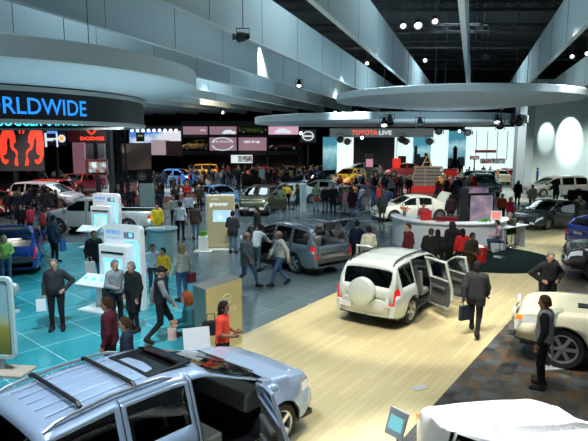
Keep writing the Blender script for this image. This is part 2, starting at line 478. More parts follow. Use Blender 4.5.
        pl = MB().box((xf+.07, 0, S['sill']+.17), (.015,.32,.14)).build('number_plate', WHITE, body)
    # under tray, wells, floor
    u = MB().box((0, 0, S['sill']+.02), (xf-xr-.3, 2*hw-.2, .08))
    for a in (wb/2, -wb/2): u.box((a, 0, .52), (2*R+.12, 2*hw-.62, .36))
    if not opened.get('hood'): u.box((xf-.6, 0, .58), (.9, 2*hw-.5, .34))
    for a in (wb/2, -wb/2):
        for s in (1, -1):
            pr = []
            Ra = R+.05
            for k in range(11):
                t = PI*k/10; pr.append((a+Ra*math.cos(t), R-.02+Ra*math.sin(t)))
            vs = [(x, s*(hw-.03), z) for x, z in pr] + [(x, s*(hw-.32), z) for x, z in pr]
            u.add(vs, [(i, i+1, 12+i, 11+i) for i in range(10)])
            u.add([(x, s*(hw-.32), z) for x, z in pr], [tuple(range(11))])
    if S['style'] == 'pickup':
        u.box(((xr+S['tail'])/2, 0, .72), (S['tail']-xr-.1, 2*hw-.2, .05))
        u.box((S['tail']-.03, 0, .95), (.05, 2*hw-.2, .5))
    u.build('underbody', BLACK, root)
    if opened.get('hatch'):
        MB().box((xr+.62, 0, .66), (1.15, 2*hw-.5, .04)).build('cargo_floor', mat('cargo_carpet', (.38,.36,.33), .9), root)
        MB().box((xr+.02, 0, .56), (.08, 2*hw-.35, .16)).build('cargo_sill', mat('sill_plate', (.08,.08,.08), .5), root, bevel=.01)
    # cabin
    sm = seatm or SEATM; zs = S['sill']+.12
    MB().box(((S['doors'][-1][1])-.02, 0, S['belt']-.16), (.34, 2*hw-.3, .3)).build('dashboard', INTER, root, bevel=.04)
    for s in (1, -1): make_seat(root, .25 if kind != 'pickup' else .75, s*.38, zs, sm)
    if len(S['doors']) > 1 or kind == 'fj': make_seat(root, S['doors'][0][0]+.42 if kind != 'fj' else -.6, 0, zs+.03, sm, 1.25, 'rear_seat')
    xd = S['doors'][-1][1]
    n0 = MB(); n0.tube([(0, .18*math.cos(2*PI*k/16), .18*math.sin(2*PI*k/16)) for k in range(17)], .016, 6); n0.box((0,0,0), (.03,.34,.04)); n0.box((0,0,-.08), (.03,.04,.18))
    n0.xf(Matrix.Translation((xd-.32,.38,S['belt']-.08)) @ Matrix.Rotation(-.4, 4, 'Y')); n0.build('steering_wheel', BLACK, root)
    # wheels
    tm, rm, bm = wheel_meshes(R, .23, rim)
    for i, a in enumerate((wb/2, -wb/2)):
        for s in (1, -1):
            w = bpy.data.objects.new('wheel', tm); C.objects.link(w); w.parent = root; w.location = (a, s*(hw-.125), R)
            if s < 0: w.rotation_euler = (0, 0, PI)
            for nn, me in (('rim', rm), ('brake_disc', bm)):
                c = bpy.data.objects.new(nn, me); C.objects.link(c); c.parent = w
    if rails:
        for s in (1, -1):
            x0, x1 = S['roof'][0]+.1, S['roof'][1]-(.6 if kind == 'highlander' else .3); pts = []
            for k in range(13):
                x = x0+(x1-x0)*k/12; e = min(1, min(k, 12-k)/1.2); pts.append((x, s*(hw-.05-(topz_at(S, x)-S['belt'])*.26-.10), topz_at(S, x)-.03+.055*e))
            MB().tube(pts, .022, 8).build('roof_rail', rails, root, smooth=True)
    return root
def topz_at(S, x): return lerp_tab(S['top'], x)
# ---------------------------------------------------------------- people
def V3(*a): return np.array(a, float)
def pose_joints(kind):
    J = dict(pel=V3(0,0,.95), wst=V3(0,0,1.10), chs=V3(0,0,1.30), nck=V3(.01,0,1.47), hd=V3(.035,0,1.625))
    legs = {1: [V3(0,.095,.90), V3(.03,.11,.50), V3(0,.12,.09), V3(.15,.145,.035)], -1: [V3(0,-.095,.90), V3(.03,-.11,.50), V3(0,-.12,.09), V3(.15,-.145,.035)]}
    arms = {1: [V3(0,.185,1.42), V3(-.02,.245,1.15), V3(.07,.25,.91)], -1: [V3(0,-.185,1.42), V3(-.02,-.245,1.15), V3(.07,-.25,.91)]}
    hand = {1: V3(.25,0,-.97), -1: V3(.25,0,-.97)}
    def arm(s, e, w, h): arms[s] = [arms[s][0], V3(e[0], s*e[1], e[2]), V3(w[0], s*w[1], w[2])]; hand[s] = V3(h[0], s*h[1], h[2])
    if kind == 'walk':
        legs[1] = [V3(.02,.09,.89), V3(.22,.10,.53), V3(.33,.10,.13), V3(.48,.11,.10)]
        legs[-1] = [V3(-.02,-.09,.89), V3(-.03,-.10,.49), V3(-.33,-.10,.17), V3(-.22,-.11,.05)]
        arm(1, (-.14,.24,1.17), (-.18,.25,.93), (.0,0,-1)); arm(-1, (.08,.24,1.16), (.24,.22,.96), (.5,0,-.86))
    if kind == 'hips':
        arm(1, (-.10,.40,1.20), (.08,.20,1.02), (.6,-.7,-.2)); arm(-1, (-.10,.40,1.20), (.08,.20,1.02), (.6,-.7,-.2))
    if kind == 'onehip':
        arm(1, (-.10,.38,1.19), (.05,.20,1.00), (.6,-.7,-.3))
    if kind == 'hold':
        arm(1, (-.0,.25,1.15), (.24,.14,1.10), (.9,-.3,.1)); arm(-1, (-.0,.25,1.15), (.24,.14,1.10), (.9,-.3,.1))
    if kind == 'bag':
        arm(-1, (.0,.25,1.16), (.2,.16,1.02), (.8,-.3,-.2)); legs[1][2] = V3(.05,.14,.09); legs[1][3] = V3(.19,.18,.035)
    if kind == 'reach':
        for k in ('wst','chs','nck','hd'): J[k] = J[k] + V3({'wst':.05,'chs':.16,'nck':.28,'hd':.36}[k], 0, {'wst':0,'chs':-.03,'nck':-.07,'hd':-.10}[k])
        for s in (1,-1): arms[s][0] = V3(.24, s*.18, 1.34)
        arm(1, (.42,.22,1.14), (.60,.20,1.08), (1,0,-.1)); arm(-1, (.42,.22,1.14), (.60,.2,1.02), (1,0,-.2)); arms[1][0] = V3(.24,.18,1.34); arms[-1][0] = V3(.24,-.18,1.34)
    if kind == 'sit':
        dz = -.36
        for k in J: J[k] = J[k] + V3(.0, 0, dz)
        J['chs'] += V3(.03,0,0); J['nck'] += V3(.06,0,-.01); J['hd'] += V3(.09,0,-.01)
        for s in (1,-1):
            legs[s] = [V3(0,s*.095,.56), V3(.42,s*.12,.53), V3(.36,s*.12,.12), V3(.5,s*.14,.06)]
            arms[s] = [V3(.04,s*.185,1.05), V3(.08,s*.25,.80), V3(.30,s*.16,.72)]; hand[s] = V3(.95,-s*.2,0)
    if kind == 'photo':
        arm(1, (.18,.26,1.25), (.30,.10,1.45), (.3,-.3,.8)); arm(-1, (.18,.26,1.25), (.30,.10,1.45), (.3,-.3,.8))
    return J, legs, arms, hand
LAB = dict(head=0, neck=0, torso=1, pelvis=2, uarm=3, farm=4, hand=5, thigh=6, shin=7, foot=8)
def prims(kind, girth=1.0, fem=False):
    J, legs, arms, hand = pose_joints(kind); P = []
    def cap(a, b, ra, rb, lab, sc=(1,1,1)): P.append((V3(*a), V3(*b), ra, rb, LAB[lab], V3(*sc)))
    g = girth; cw = .92 if fem else 1
    hd = J['hd']
    cap(hd+V3(0,0,.03), hd+V3(.012,0,-.055), .098, .070, 'head', (1.06,.86,1.08))
    cap(hd+V3(.10,0,.0), hd+V3(.113,0,-.022), .010, .014, 'head')
    for s in (1,-1): cap(hd+V3(.0,s*.083,-.005), hd+V3(-.005,s*.086,-.03), .018, .014, 'head')
    cap(J['nck']+V3(-.01,0,-.03), hd+V3(-.01,0,-.06), .057*cw, .054*cw, 'neck')
    y = .085*cw
    for s in (1,-1):
        cap(J['chs']+V3(0,s*y,.08), J['wst']+V3(0,s*y*.75,0), .118*cw, .105*g, 'torso', (.86*g if g > 1 else .86,1,1))
        cap(J['pel']+V3(-.01,s*.07,0), J['wst']+V3(0,s*y*.75,0), .118, .107*g, 'pelvis' if kind != 'sit' else 'pelvis', (.92*g if g > 1 else .92,1,1))
    cap(J['chs']+V3(.01,0,.02), J['wst']+V3(.02*g,0,-.03), .12, .125*g, 'torso', (.86,1,1))
    for s in (1,-1):
        a, e, w = arms[s]
        cap(J['nck']+V3(-.02,s*.04,-.055), a+V3(0,-s*.015,-.02), .052, .060, 'torso')
        cap(a+V3(0,-s*.01,-.015), e, .058, .045, 'uarm'); cap(e, w, .045, .031, 'farm')
        h = hand[s]/np.linalg.norm(hand[s]); cap(w, w+h*.075, .029, .036, 'hand', (1,1,1))
        hp, k, an, to = legs[s]
        cap(hp+V3(0,s*.01,0), k, .093*(1.06 if fem else 1), .058, 'thigh'); cap(k, an, .057, .040, 'shin')
        cap(an+V3(-.035,0,-.04), to+V3(0,0,.0), .045, .036, 'foot'); cap(an, an+V3(0,0,-.03), .045, .045, 'foot')
    return P, J, arms, hand, legs
def field(P, X, kk=.03):
    best = None; lab = None; dmin = None
    for a, b, ra, rb, l, sc_ in P:
        A, B = a/sc_, b/sc_; Q = X/sc_
        ab = B-A; t = np.clip(((Q-A)@ab)/max(ab@ab, 1e-9), 0, 1)
        d = (np.linalg.norm(Q-A-t[..., None]*ab, axis=-1) - (ra+(rb-ra)*t))*sc_.min()
        if best is None: best = d.copy(); dmin = d.copy(); lab = np.full(d.shape, l)
        else:
            h = np.clip(.5+.5*(best-d)/kk, 0, 1); best = best*(1-h)+d*h-kk*h*(1-h)
            m = d < dmin; lab[m] = l; dmin[m] = d[m]
    return best, lab
def nets(P, h, kk=.03, clip=None, pad=.16):
    lo = np.min([np.minimum(p[0], p[1]) for p in P], 0)-pad; hi = np.max([np.maximum(p[0], p[1]) for p in P], 0)+pad
    n = np.ceil((hi-lo)/h).astype(int)+1
    ax = [lo[i]+h*np.arange(n[i]) for i in range(3)]
    X = np.stack(np.meshgrid(*ax, indexing='ij'), -1)
    d, lab = field(P, X, kk)
    if clip is not None: d = np.maximum(d, clip(X))
    ins = d < 0
    c = np.zeros(tuple(n-1), int)
    for i in (0,1):
        for j in (0,1):
            for k in (0,1): c += ins[i:n[0]-1+i, j:n[1]-1+j, k:n[2]-1+k]
    act = (c > 0) & (c < 8); idx = -np.ones(tuple(n-1), int); idx[act] = np.arange(act.sum())
    I = np.argwhere(act); acc = np.zeros((len(I), 3)); cnt = np.zeros(len(I))
    offs = [(i,j,k) for i in (0,1) for j in (0,1) for k in (0,1)]
    for o in offs:
        for a in range(3):
            if o[a] == 0:
                o2 = list(o); o2[a] = 1
                p = I+np.array(o); q = I+np.array(o2)
                dp = d[tuple(p.T)]; dq = d[tuple(q.T)]; m = (dp < 0) != (dq < 0)
                t = np.zeros(len(I)); t[m] = dp[m]/(dp[m]-dq[m])
                pt = p.astype(float); pt[:, a] += t
                acc[m] += pt[m]; cnt[m] += 1
    V = lo + h*acc/cnt[:, None]
    F = []
    for a in range(3):
        b, c2 = (a+1) % 3, (a+2) % 3
        sl = [slice(1, n[i]-1) for i in range(3)]; sl[a] = slice(0, n[a]-1); sl2 = list(sl); sl2[a] = slice(1, n[a])
        m = ins[tuple(sl)] != ins[tuple(sl2)]; E = np.argwhere(m)+np.array([s.start for s in sl])
        s0 = ins[tuple(E.T)]
        def sh(db, dc):
            Q = E.copy(); Q[:, b] -= db; Q[:, c2] -= dc; return idx[tuple(Q.T)]
        f = np.stack([sh(1,1), sh(0,1), sh(0,0), sh(1,0)], -1); f[~s0] = f[~s0][:, ::-1]
        F.append(f[(f >= 0).all(1)])
    F = np.concatenate(F); _, lv = field(P, V, kk)
    nrm = np.zeros_like(V)
    fn = np.cross(V[F[:,2]]-V[F[:,0]], V[F[:,3]]-V[F[:,1]])
    for i in range(4): np.add.at(nrm, F[:, i], fn)
    nrm /= np.linalg.norm(nrm, axis=1)[:, None]+1e-9
    return V, F, lv, nrm
def np_mesh(name, V, F, smooth=True, extra=None):
    used, inv = np.unique(F.ravel(), return_inverse=True)
    me = bpy.data.meshes.new(name); mb = MB(); mb.add(V[used].tolist(), inv.reshape(F.shape).tolist())
    if extra: mb.add(extra.v, extra.f)
    me.from_pydata(mb.v, [], mb.f); me.materials.append(None); me.update()
    me.polygons.foreach_set('use_smooth', [True]*len(me.polygons)); return me
def hand_mb(arms, hand):
    mb = MB()
    for s in (1,-1):
        w = Vector(arms[s][2]); h = Vector(hand[s]).normalized(); side = Vector((0,0,1)) if abs(h.z) < .7 else Vector((1,0,0))
        u = (side-h*side.dot(h)).normalized(); nn = h.cross(u)*(-s)
        b = w+h*.07
        for k, L in enumerate((.062,.072,.067,.050)):
            o = u*(.030-.020*k); p0 = b+o; p1 = p0+h*L*.5+nn*.010; p2 = p1+h*L*.35+nn*.028; p3 = p2+h*L*.15+nn*.022
            mb.tube([p0-h*.02, p1, p2, p3], [.010,.009,.008,.006], 6)
        t0 = w+h*.02+u*.024
        mb.tube([t0, t0+u*.03+h*.03+nn*.01, t0+u*.034+h*.06+nn*.022], [.013,.010,.008], 6)
    return mb
_PP = {}
def proto(kind, g=1.0, fem=False, lod=0):
    key = (kind, g, fem, lod)
    if key in _PP: return _PP[key]
    P, J, arms, hand, legs = prims(kind, g, fem)
    h = (.020, .034)[lod]
    V, F, lv, N = nets(P, h)
    R = {'kind': kind, 'V': V, 'F': F, 'l': lv, 'N': N, 'J': J, 'arms': arms, 'legs': legs}
    if lod == 0:
        R['body'] = np_mesh('body', V, F, extra=hand_mb(arms, hand))
        R['parts'] = {}
    _PP[key] = R; return R
def wear(R, what):
    """a garment cut from the figure itself and lifted off the skin"""
    if what in R['parts']: return R['parts'][what]
    V, F, l, N = R['V'], R['F'], R['l'], R['N']
    zp = R['J']['pel'][2]; fl = l[F]
    zc = V[F][:, :, 2].mean(1)
    torso = np.isin(fl, (1,)).any(1) | (np.isin(fl, (2,)).all(1) & (zc > zp-.02))
    sl = np.isin(fl, (3,4)).all(1)
    if what == 'shirt': m = torso | sl; o = .019
    elif what == 'tee': m = torso | np.isin(fl, (3,)).all(1); o = .019
    elif what == 'vest': m = torso; o = .026
    elif what == 'coat': m = torso | sl | (np.isin(fl, (2,)).any(1) & (zc > zp-.14)) | (np.isin(fl, (6,)).all(1) & (zc > zp-.20)); o = .036
    elif what == 'longcoat': m = torso | sl | np.isin(fl, (2,)).any(1) | (np.isin(fl, (6,)).all(1) & (zc > zp-.42)); o = .045
    elif what == 'trousers': m = (np.isin(fl, (2,6,7)).any(1)) & (zc < zp+.02) & (zc > .085) & ~np.isin(fl, (3,4,5)).any(1); o = .010
    elif what.startswith('shoe'): m = np.isin(fl, (8,)).any(1) & (zc < (.13 if R['kind'] != 'walk' else .3)) & ((V[F][:, :, 1].mean(1) > 0) == (what == 'shoe_a')); o = .012
    if what in ('trousers',) and R['J']['pel'][2] < .7: m = np.isin(fl, (2,6,7)).all(1)
    W = V + N*o
    if what.startswith('shoe'): W = W.copy(); W[:, 2] = np.maximum(W[:, 2], .0)
    me = np_mesh(what[:4] if what[:4] == 'shoe' else what, W, F[m]); R['parts'][what] = me; return me
def hair_mesh(kind, _c={}):
    if kind in _c: return _c[kind]
    P = []
    def cap(a, b, ra, rb, sc=(1,1,1)): P.append((V3(*a), V3(*b), ra, rb, 0, V3(*sc)))
    r = .112 if kind not in ('curly',) else .13
    cap((0,0,.035), (-.02,0,-.01), r, r*.9, (1.04,.88,1.08))
    def clip(X):
        x, z = X[..., 0], X[..., 2]
        return np.maximum(x-.045-(z-.05)*.7, -(z+.055))
    if kind == 'fringe': clip = lambda X: np.maximum(np.maximum(X[..., 0]-.03, -(X[..., 2]+.06)), X[..., 2]-.045)
    if kind == 'long':
        cap((-.06,0,.0), (-.075,0,-.20), .085, .075, (.7,1.1,1)); clip = lambda X: X[..., 0]-.045-np.maximum(X[..., 2]-.05, 0)*.8+np.maximum(-.02-X[..., 2], 0)*.5
    if kind == 'curly':
        cap((-.03,.06,-.03), (-.03,.065,-.12), .055, .05); cap((-.03,-.06,-.03), (-.03,-.065,-.12), .055, .05); cap((-.07,0,-.02), (-.07,0,-.13), .07, .06)
        clip = lambda X: X[..., 0]-.05-np.maximum(X[..., 2]-.05, 0)*.8
    if kind == 'bun':
        cap((-.12,0,.03), (-.13,0,.03), .042, .04)
    if kind == 'cap':
        cap((.09,0,.055), (.14,0,.045), .03, .03, (1,2,.5)); clip = lambda X: -(X[..., 2]-.02)
    if kind == 'hood':
        P[0] = (V3(0,0,.02), V3(-.03,0,-.09), .125, .12, 0, V3(1,.92,1)); clip = lambda X: X[..., 0]-.055
    V, F, l, N = nets(P, .016, .03, clip, .15)
    _c[kind] = np_mesh('hair', V, F); return _c[kind]
def face_mesh(k, _c={}):
    if k not in _c:
        mb = MB()
        if k == 'mouth': mb.ball((.094, 0, -.062), (.008,.024,.006), 8, 6)
        else: mb.ball((.098, .032*k, .012), (.009,.013,.008), 8, 6)
        _c[k] = mb.mesh('face', EYE_M, True)
    return _c[k]
def cloth(rgb):
    n = 'cloth_%02x%02x%02x' % tuple(int(min(1, c)*255) for c in rgb)
    if n in MC: return MC[n]
    m, nt, b = nodes(n); b.inputs['Roughness'].default_value = .85; b.inputs['Specular IOR Level'].default_value = .2
    f = noise(nt, coords(nt), 9, 3)
    nt.links.new(ramp(nt, f, [(.3, tuple(c*.78 for c in rgb)), (.7, tuple(min(1, c*1.15) for c in rgb))]), b.inputs['Base Color']); return m
def setm(o, m):
    o.material_slots[0].link = 'OBJECT'; o.material_slots[0].material = m
def place_part(name, me, m, root, loc=(0,0,0), rot=(0,0,0)):
    o = link(name, me, root); o.location = loc; o.rotation_euler = rot; setm(o, m); return o
HC = dict(black=(.012,.01,.01), brown=(.06,.03,.015), grey=(.15,.145,.14), white=(.55,.54,.5), blonde=(.45,.30,.13), red=(.22,.06,.02))
def person(label, loc, face, kind='stand', top='shirt', tc=(.02,.02,.025), bc=(.015,.017,.025), hair='short', hc='brown', h=1.75, skin=None, g=1.0, fem=False, group=None, under=None, turn=0):
    R = proto(kind, g, fem); root = thing('person', label, 'person', loc, math.radians(face), group)
    s = h/1.75; root.scale = (s, s, s)
    sk = skin or SKIN
    b = place_part('body', R['body'], sk, root)
    if under: place_part('shirt', wear(R, 'shirt'), cloth(under), root)
    nm = {'shirt': 'sweater', 'tee': 'shirt', 'vest': 'vest', 'coat': 'jacket', 'longcoat': 'coat'}[top]
    place_part(nm, wear(R, top), cloth(tc), root)
    place_part('trousers', wear(R, 'trousers'), cloth(bc), root)
    for q in 'ab': place_part('shoe', wear(R, 'shoe_'+q), cloth((.02,.018,.017)), root)
    hd = R['J']['hd']
    if hair: place_part('hair' if hair not in ('cap','hood') else hair, hair_mesh(hair), cloth(HC[hc] if isinstance(hc, str) else hc), root, hd, (0,0,math.radians(turn)))
    for k in (1,-1): place_part('eye', face_mesh(k), EYE_M, root, hd)
    place_part('mouth', face_mesh('mouth'), mat('lips', (.28,.08,.07), .5), root, hd)
    return root
_CR = {}
def crowd_person(label, loc, face, group, kind='stand', tc=(.02,.02,.02), bc=(.01,.01,.015), hc=(.02,.015,.01), h=1.72, skin=SKIN):
    key = (kind, tc, bc, hc, skin.name)
    if key not in _CR:
        R = proto(kind, 1.0, False, 1); V, F, l, N = R['V'], R['F'], R['l'], R['N']
        hd = R['J']['hd']; m = bpy.data.meshes.new('body'); W = V.copy(); c = np.isin(l, (1,2,3,4)); W[c] += N[c]*.02
        m.from_pydata(W.tolist(), [], F.tolist())
        for q in (skin, cloth(tc), cloth(bc), cloth(hc), cloth((.015,.014,.013))): m.materials.append(q)
        fc = V[F].mean(1); fl = l[F][:, 0]
        mi = np.select([(fl == 0) & ((fc[:, 2] > hd[2]+.035) | (fc[:, 0] < hd[0]-.03)), fl == 0, np.isin(fl, (1,3,4)), fl == 5, np.isin(fl, (2,6,7)), fl == 8], [3,0,1,0,2,4])
        m.polygons.foreach_set('material_index', mi.astype(np.int32)); m.polygons.foreach_set('use_smooth', [True]*len(m.polygons)); m.update()
        _CR[key] = m
    o = link('person', _CR[key]); o.location = loc; o.rotation_euler = (0,0,math.radians(face)); s = h/1.75; o.scale = (s,s,s)
    return tag(o, label, 'person', group)
# ---------------------------------------------------------------- setting
sc.view_settings.view_transform = 'Standard'; sc.view_settings.look = 'None'
def deg(v): return math.atan2(v[1], v[0])
TH = math.radians(17.55); U = Vector((math.sin(TH), math.cos(TH), 0)); NL = Vector((-U.y, U.x, 0))   # fin direction, and its left
# floors
m, nt, b = nodes('floor_grey'); v = coords(nt, (1,1,1), (0,0,.6)); n = noise(nt, v, .5, 4)
br = nt.nodes.new('ShaderNodeTexBrick'); br.offset = 0; br.inputs['Scale'].default_value = 1; br.inputs['Brick Width'].default_value = 1.5; br.inputs['Row Height'].default_value = 1.5
br.inputs['Mortar Size'].default_value = .008; br.inputs['Color1'].default_value = (.085,.125,.14,1); br.inputs['Color2'].default_value = (.10,.14,.155,1); br.inputs['Mortar'].default_value = (.2,.25,.27,1)
nt.links.new(v, br.inputs['Vector']); nt.links.new(br.outputs[0], b.inputs['Base Color']); nt.links.new(ramp(nt, n, [(.3,(.12,)*3),(.7,(.3,)*3)]), b.inputs['Roughness'])
FLOOR_GREY = m
m, nt, b = nodes('floor_teal'); v = coords(nt, (1,1,1), (0,0,.75))
br = nt.nodes.new('ShaderNodeTexBrick'); br.offset = 0; br.inputs['Scale'].default_value = 1; br.inputs['Brick Width'].default_value = 1.25; br.inputs['Row Height'].default_value = 1.25
br.inputs['Mortar Size'].default_value = .010; br.inputs['Color1'].default_value = (.035,.30,.36,1); br.inputs['Color2'].default_value = (.05,.36,.42,1); br.inputs['Mortar'].default_value = (.45,.75,.78,1)
nt.links.new(v, br.inputs['Vector']); n = noise(nt, v, .7, 3)
mx = nt.nodes.new('ShaderNodeMix'); mx.data_type = 'RGBA'; mx.blend_type = 'MULTIPLY'; mx.inputs[0].default_value = .8
nt.links.new(br.outputs[0], mx.inputs[6]); nt.links.new(ramp(nt, n, [(.3,(.55,.6,.6)),(.7,(1.1,1.1,1.1))]), mx.inputs[7]); nt.links.new(mx.outputs[2], b.inputs['Base Color']); b.inputs['Roughness'].default_value = .16
FLOOR_TEAL = m
SD = math.radians(90-34)
m, nt, b = nodes('floor_wood'); v = coords(nt, (1,1,1), (0,0,-SD))
br = nt.nodes.new('ShaderNodeTexBrick'); br.inputs['Scale'].default_value = 1; br.inputs['Brick Width'].default_value = 1.9; br.inputs['Row Height'].default_value = .13
br.inputs['Mortar Size'].default_value = .003; br.inputs['Color1'].default_value = (.50,.42,.23,1); br.inputs['Color2'].default_value = (.56,.48,.27,1); br.inputs['Mortar'].default_value = (.38,.29,.15,1)
nt.links.new(v, br.inputs['Vector']); nt.links.new(br.outputs[0], b.inputs['Base Color']); b.inputs['Roughness'].default_value = .27
FLOOR_WOOD = m
m, nt, b = nodes('floor_slate'); v = coords(nt, (1,1,1), (0,0,-SD))
br = nt.nodes.new('ShaderNodeTexBrick'); br.offset = .0; br.inputs['Scale'].default_value = 1; br.inputs['Brick Width'].default_value = .33; br.inputs['Row Height'].default_value = .33
br.inputs['Mortar Size'].default_value = .006; br.inputs['Color1'].default_value = (0,0,0,1); br.inputs['Color2'].default_value = (1,1,1,1); br.inputs['Mortar'].default_value = (.3,.3,.3,1)
nt.links.new(v, br.inputs['Vector']); n = noise(nt, v, 2.2, 5, .65)
ad = nt.nodes.new('ShaderNodeMath'); ad.operation = 'MULTIPLY_ADD'; ad.inputs[1].default_value = .5; nt.links.new(br.outputs[0], ad.inputs[0]); nt.links.new(n, ad.inputs[2])
nt.links.new(ramp(nt, ad.outputs[0], [(.45,(.018,.02,.02)),(.62,(.05,.055,.055)),(.75,(.14,.075,.025)),(.82,(.045,.05,.05)),(.95,(.09,.10,.11))]), b.inputs['Base Color']); b.inputs['Roughness'].default_value = .3
FLOOR_SLATE = m
struct('floor', MB().box((0,50,-.05), (240,150,.1)), FLOOR_GREY)
a1, a2 = at(241,337), at(340,290); b1, b2 = at(450,380), at(539,293)
dL = (a2-a1).normalized(); dL = Vector((math.cos(SD), math.sin(SD), 0))
def poly(pts, z, m): return struct('floor', MB().prism([(p[0], p[1]) for p in pts], -.02, z, 0), m)
bm_ = (b1+b2)/2; am_ = (a1+a2)/2
poly([am_-dL*18, bm_-dL*18, bm_+dL*30, Vector((40,42,0)), Vector((24,44,0)), am_+dL*23], .008, FLOOR_WOOD)
poly([bm_-dL*18, Vector((14,-8,0)), Vector((26,10,0)), bm_+dL*9+Vector((3.5,0,0)), bm_+dL*9], .010, FLOOR_SLATE)
poly([at(-220,246), at(105,243), at(150,255), at(188,268), at(200,300), am_-dL*2.6, am_-dL*18, Vector((-30,-6,0))], .006, FLOOR_TEAL)
DRED = mat('red_carpet', (.10,.012,.014), .9)
poly([at(-260,217), at(60,214), at(150,204), at(205,196), at(235,190), at(215,184), at(-120,184)], .007, DRED)
m, nt, b = nodes('pale_platform'); b.inputs['Base Color'].default_value = (.42,.45,.45,1); b.inputs['Roughness'].default_value = .3
PALE = m
poly([at(137,196), at(170,197), at(203,190), at(212,183), at(205,177), at(137,177)], .05, PALE)
poly([at(50,192), at(112,196), at(112,180), at(60,180)], .05, PALE)
poly([at(144,208), at(180,206), at(232,200), at(232,197.5), at(180,202.5), at(144,204.5)], .012, mat('orange_wood', (.5,.27,.11), .4))
poly([at(470,205), at(600,208), at(640,190), at(470,188)], .012, mat('floor_pale_green', (.35,.42,.38), .3))
m_disc = mat('dark_green_carpet', (.005,.010,.010), 1, spec=.05)
cp = MB().lathe([(0,.028),(2.55,.028),(2.6,.0)], c=(7.75,21.8,0), n=64); tag(cp.build('carpet', m_disc, None), 'round dark green carpet under the stools beside the white information desk', 'carpet')
# walls and ceiling
struct('ceiling', MB().box((0,50,14.1), (240,150,.2)), mat('ceiling_black', (.008,.009,.011), .9))
struct('wall_back', MB().box((0,95,7), (240,.3,14)), mat('back_black', (.012,.012,.016), .9))
WALLW = mat('wall_white', (.72,.80,.78), .6)
w0 = atd(529,185,60); struct('wall_right', MB().box((w0.x+15, 60.2, 5.5), (30,.4,11)), WALLW)
struct('wall_left', MB().box((-70,50,7), (.3,150,14)), mat('back_black', (.012,.012,.016), .9))
p0, p1 = atd(513,190,52), atd(521,190,52)
struct('trim_1', MB().box(((p0.x+p1.x)/2,52,5.5), (p1.x-p0.x,.8,11)), mat('pillar_grey', (.22,.25,.26), .6))
p0, p1 = atd(521.5,190,57), atd(529,190,57)
struct('trim_2', MB().box(((p0.x+p1.x)/2,57,5.5), (p1.x-p0.x,.8,11)), mat('pillar_white', (.34,.40,.40), .6))
# black ceiling trusses (lattice girders)
TR = mat('truss_black', (.009,.009,.011), .6)
def truss(name, a, b_, w, m, label, group=None, step=1.0, r=.035):
    a, b_ = Vector(a), Vector(b_); d = b_-a; L = d.length; d.normalize()
    u = Vector((0,0,1)) if abs(d.z) < .7 else Vector((1,0,0)); v_ = d.cross(u).normalized(); u = v_.cross(d).normalized(); mb = MB()
    cs = [(-1,-1),(1,-1),(1,1),(-1,1)]
    for i, j in cs: mb.tube([a+(u*i+v_*j)*w/2, b_+(u*i+v_*j)*w/2], r, 6)
    k = 0; n = int(L/step)
    for k in range(n):
        for q in range(4):
            c0, c1 = cs[q], cs[(q+1) % 4]
            if k % 2: c0, c1 = c1, c0
            mb.tube([a+d*k*step+(u*c0[0]+v_*c0[1])*w/2, a+d*(k+1)*step+(u*c1[0]+v_*c1[1])*w/2], r*.55, 4)
    return tag(mb.build(name, m), label, 'truss', group)
for i in range(8):
    y = 14+i*7
    truss('ceiling_truss', (-10,y,12.6), (38,y-1,12.6), .5, TR, 'black lattice truss running across the dark ceiling above the hanging fins', 'black trusses across the dark ceiling', 1.2, .05)
for i in range(4):
    a = Vector((4+i*6,12,13.3)); truss('ceiling_truss', a, a+U*60, .5, TR, 'black lattice truss running away along the dark ceiling', 'lengthwise black ceiling trusses', 1.4, .05)
# hanging fins
m, nt, b = nodes('fin_fabric'); b.inputs['Base Color'].default_value = (.38,.48,.50,1); b.inputs['Roughness'].default_value = .8
FIN = m; SEAM = mat('fin_seam', (.10,.12,.13), .8); FINE = mat('fin_edge', (.5,.56,.56), .5)
NF = ['narrow grey fin hanging straight above the round canopy, middle one on the dark ceiling', 'long grey-blue fin hanging from the ceiling, second from the middle fin on its left', 'broad grey-blue fin crossing the upper centre of the ceiling']
for i in range(-5, 15):
    off = 3.95*i + .45; st = NL*off
    a, e = -9, 78
    if i < 0: a = 4
    mb = MB(); mid = st+U*((a+e)/2)
    mb.box((mid.x, mid.y, 9.5), (.14, e-a, 2.0), rot=-TH)
    for k in range(int((e-a)/4.8)):
        q = st+U*(a+2.1+4.8*k); mb.box((q.x, q.y, 9.5), (.16,.03,2.01), rot=-TH, mi=1)
    mb.box((mid.x, mid.y, 8.49), (.18, e-a, .04), rot=-TH, mi=2)
    o = mb.build('ceiling_fin', [FIN, SEAM, FINE])
    if i == 0: lb, g = 'narrow grey hanging fin seen edge-on above the round canopy, middle of the ceiling', None
    elif i == 1: lb, g = 'grey-blue hanging fin just left of the middle one, beside the bright cluster of spotlights', None
    elif i == 2: lb, g = 'broad grey-blue hanging fin running down to the left edge of the round canopy', None
    elif i == -1: lb, g = 'grey-blue hanging fin leaning in from the upper right corner to the round canopy', None
    elif i < -1: lb, g = 'grey-blue hanging fin by the white wall on the right', 'hanging fins by the right wall'
    else: lb, g = 'grey-blue hanging fin in the close rows over the left half of the hall', 'hanging fins over the left half'
    tag(o, lb, 'ceiling panel', g)
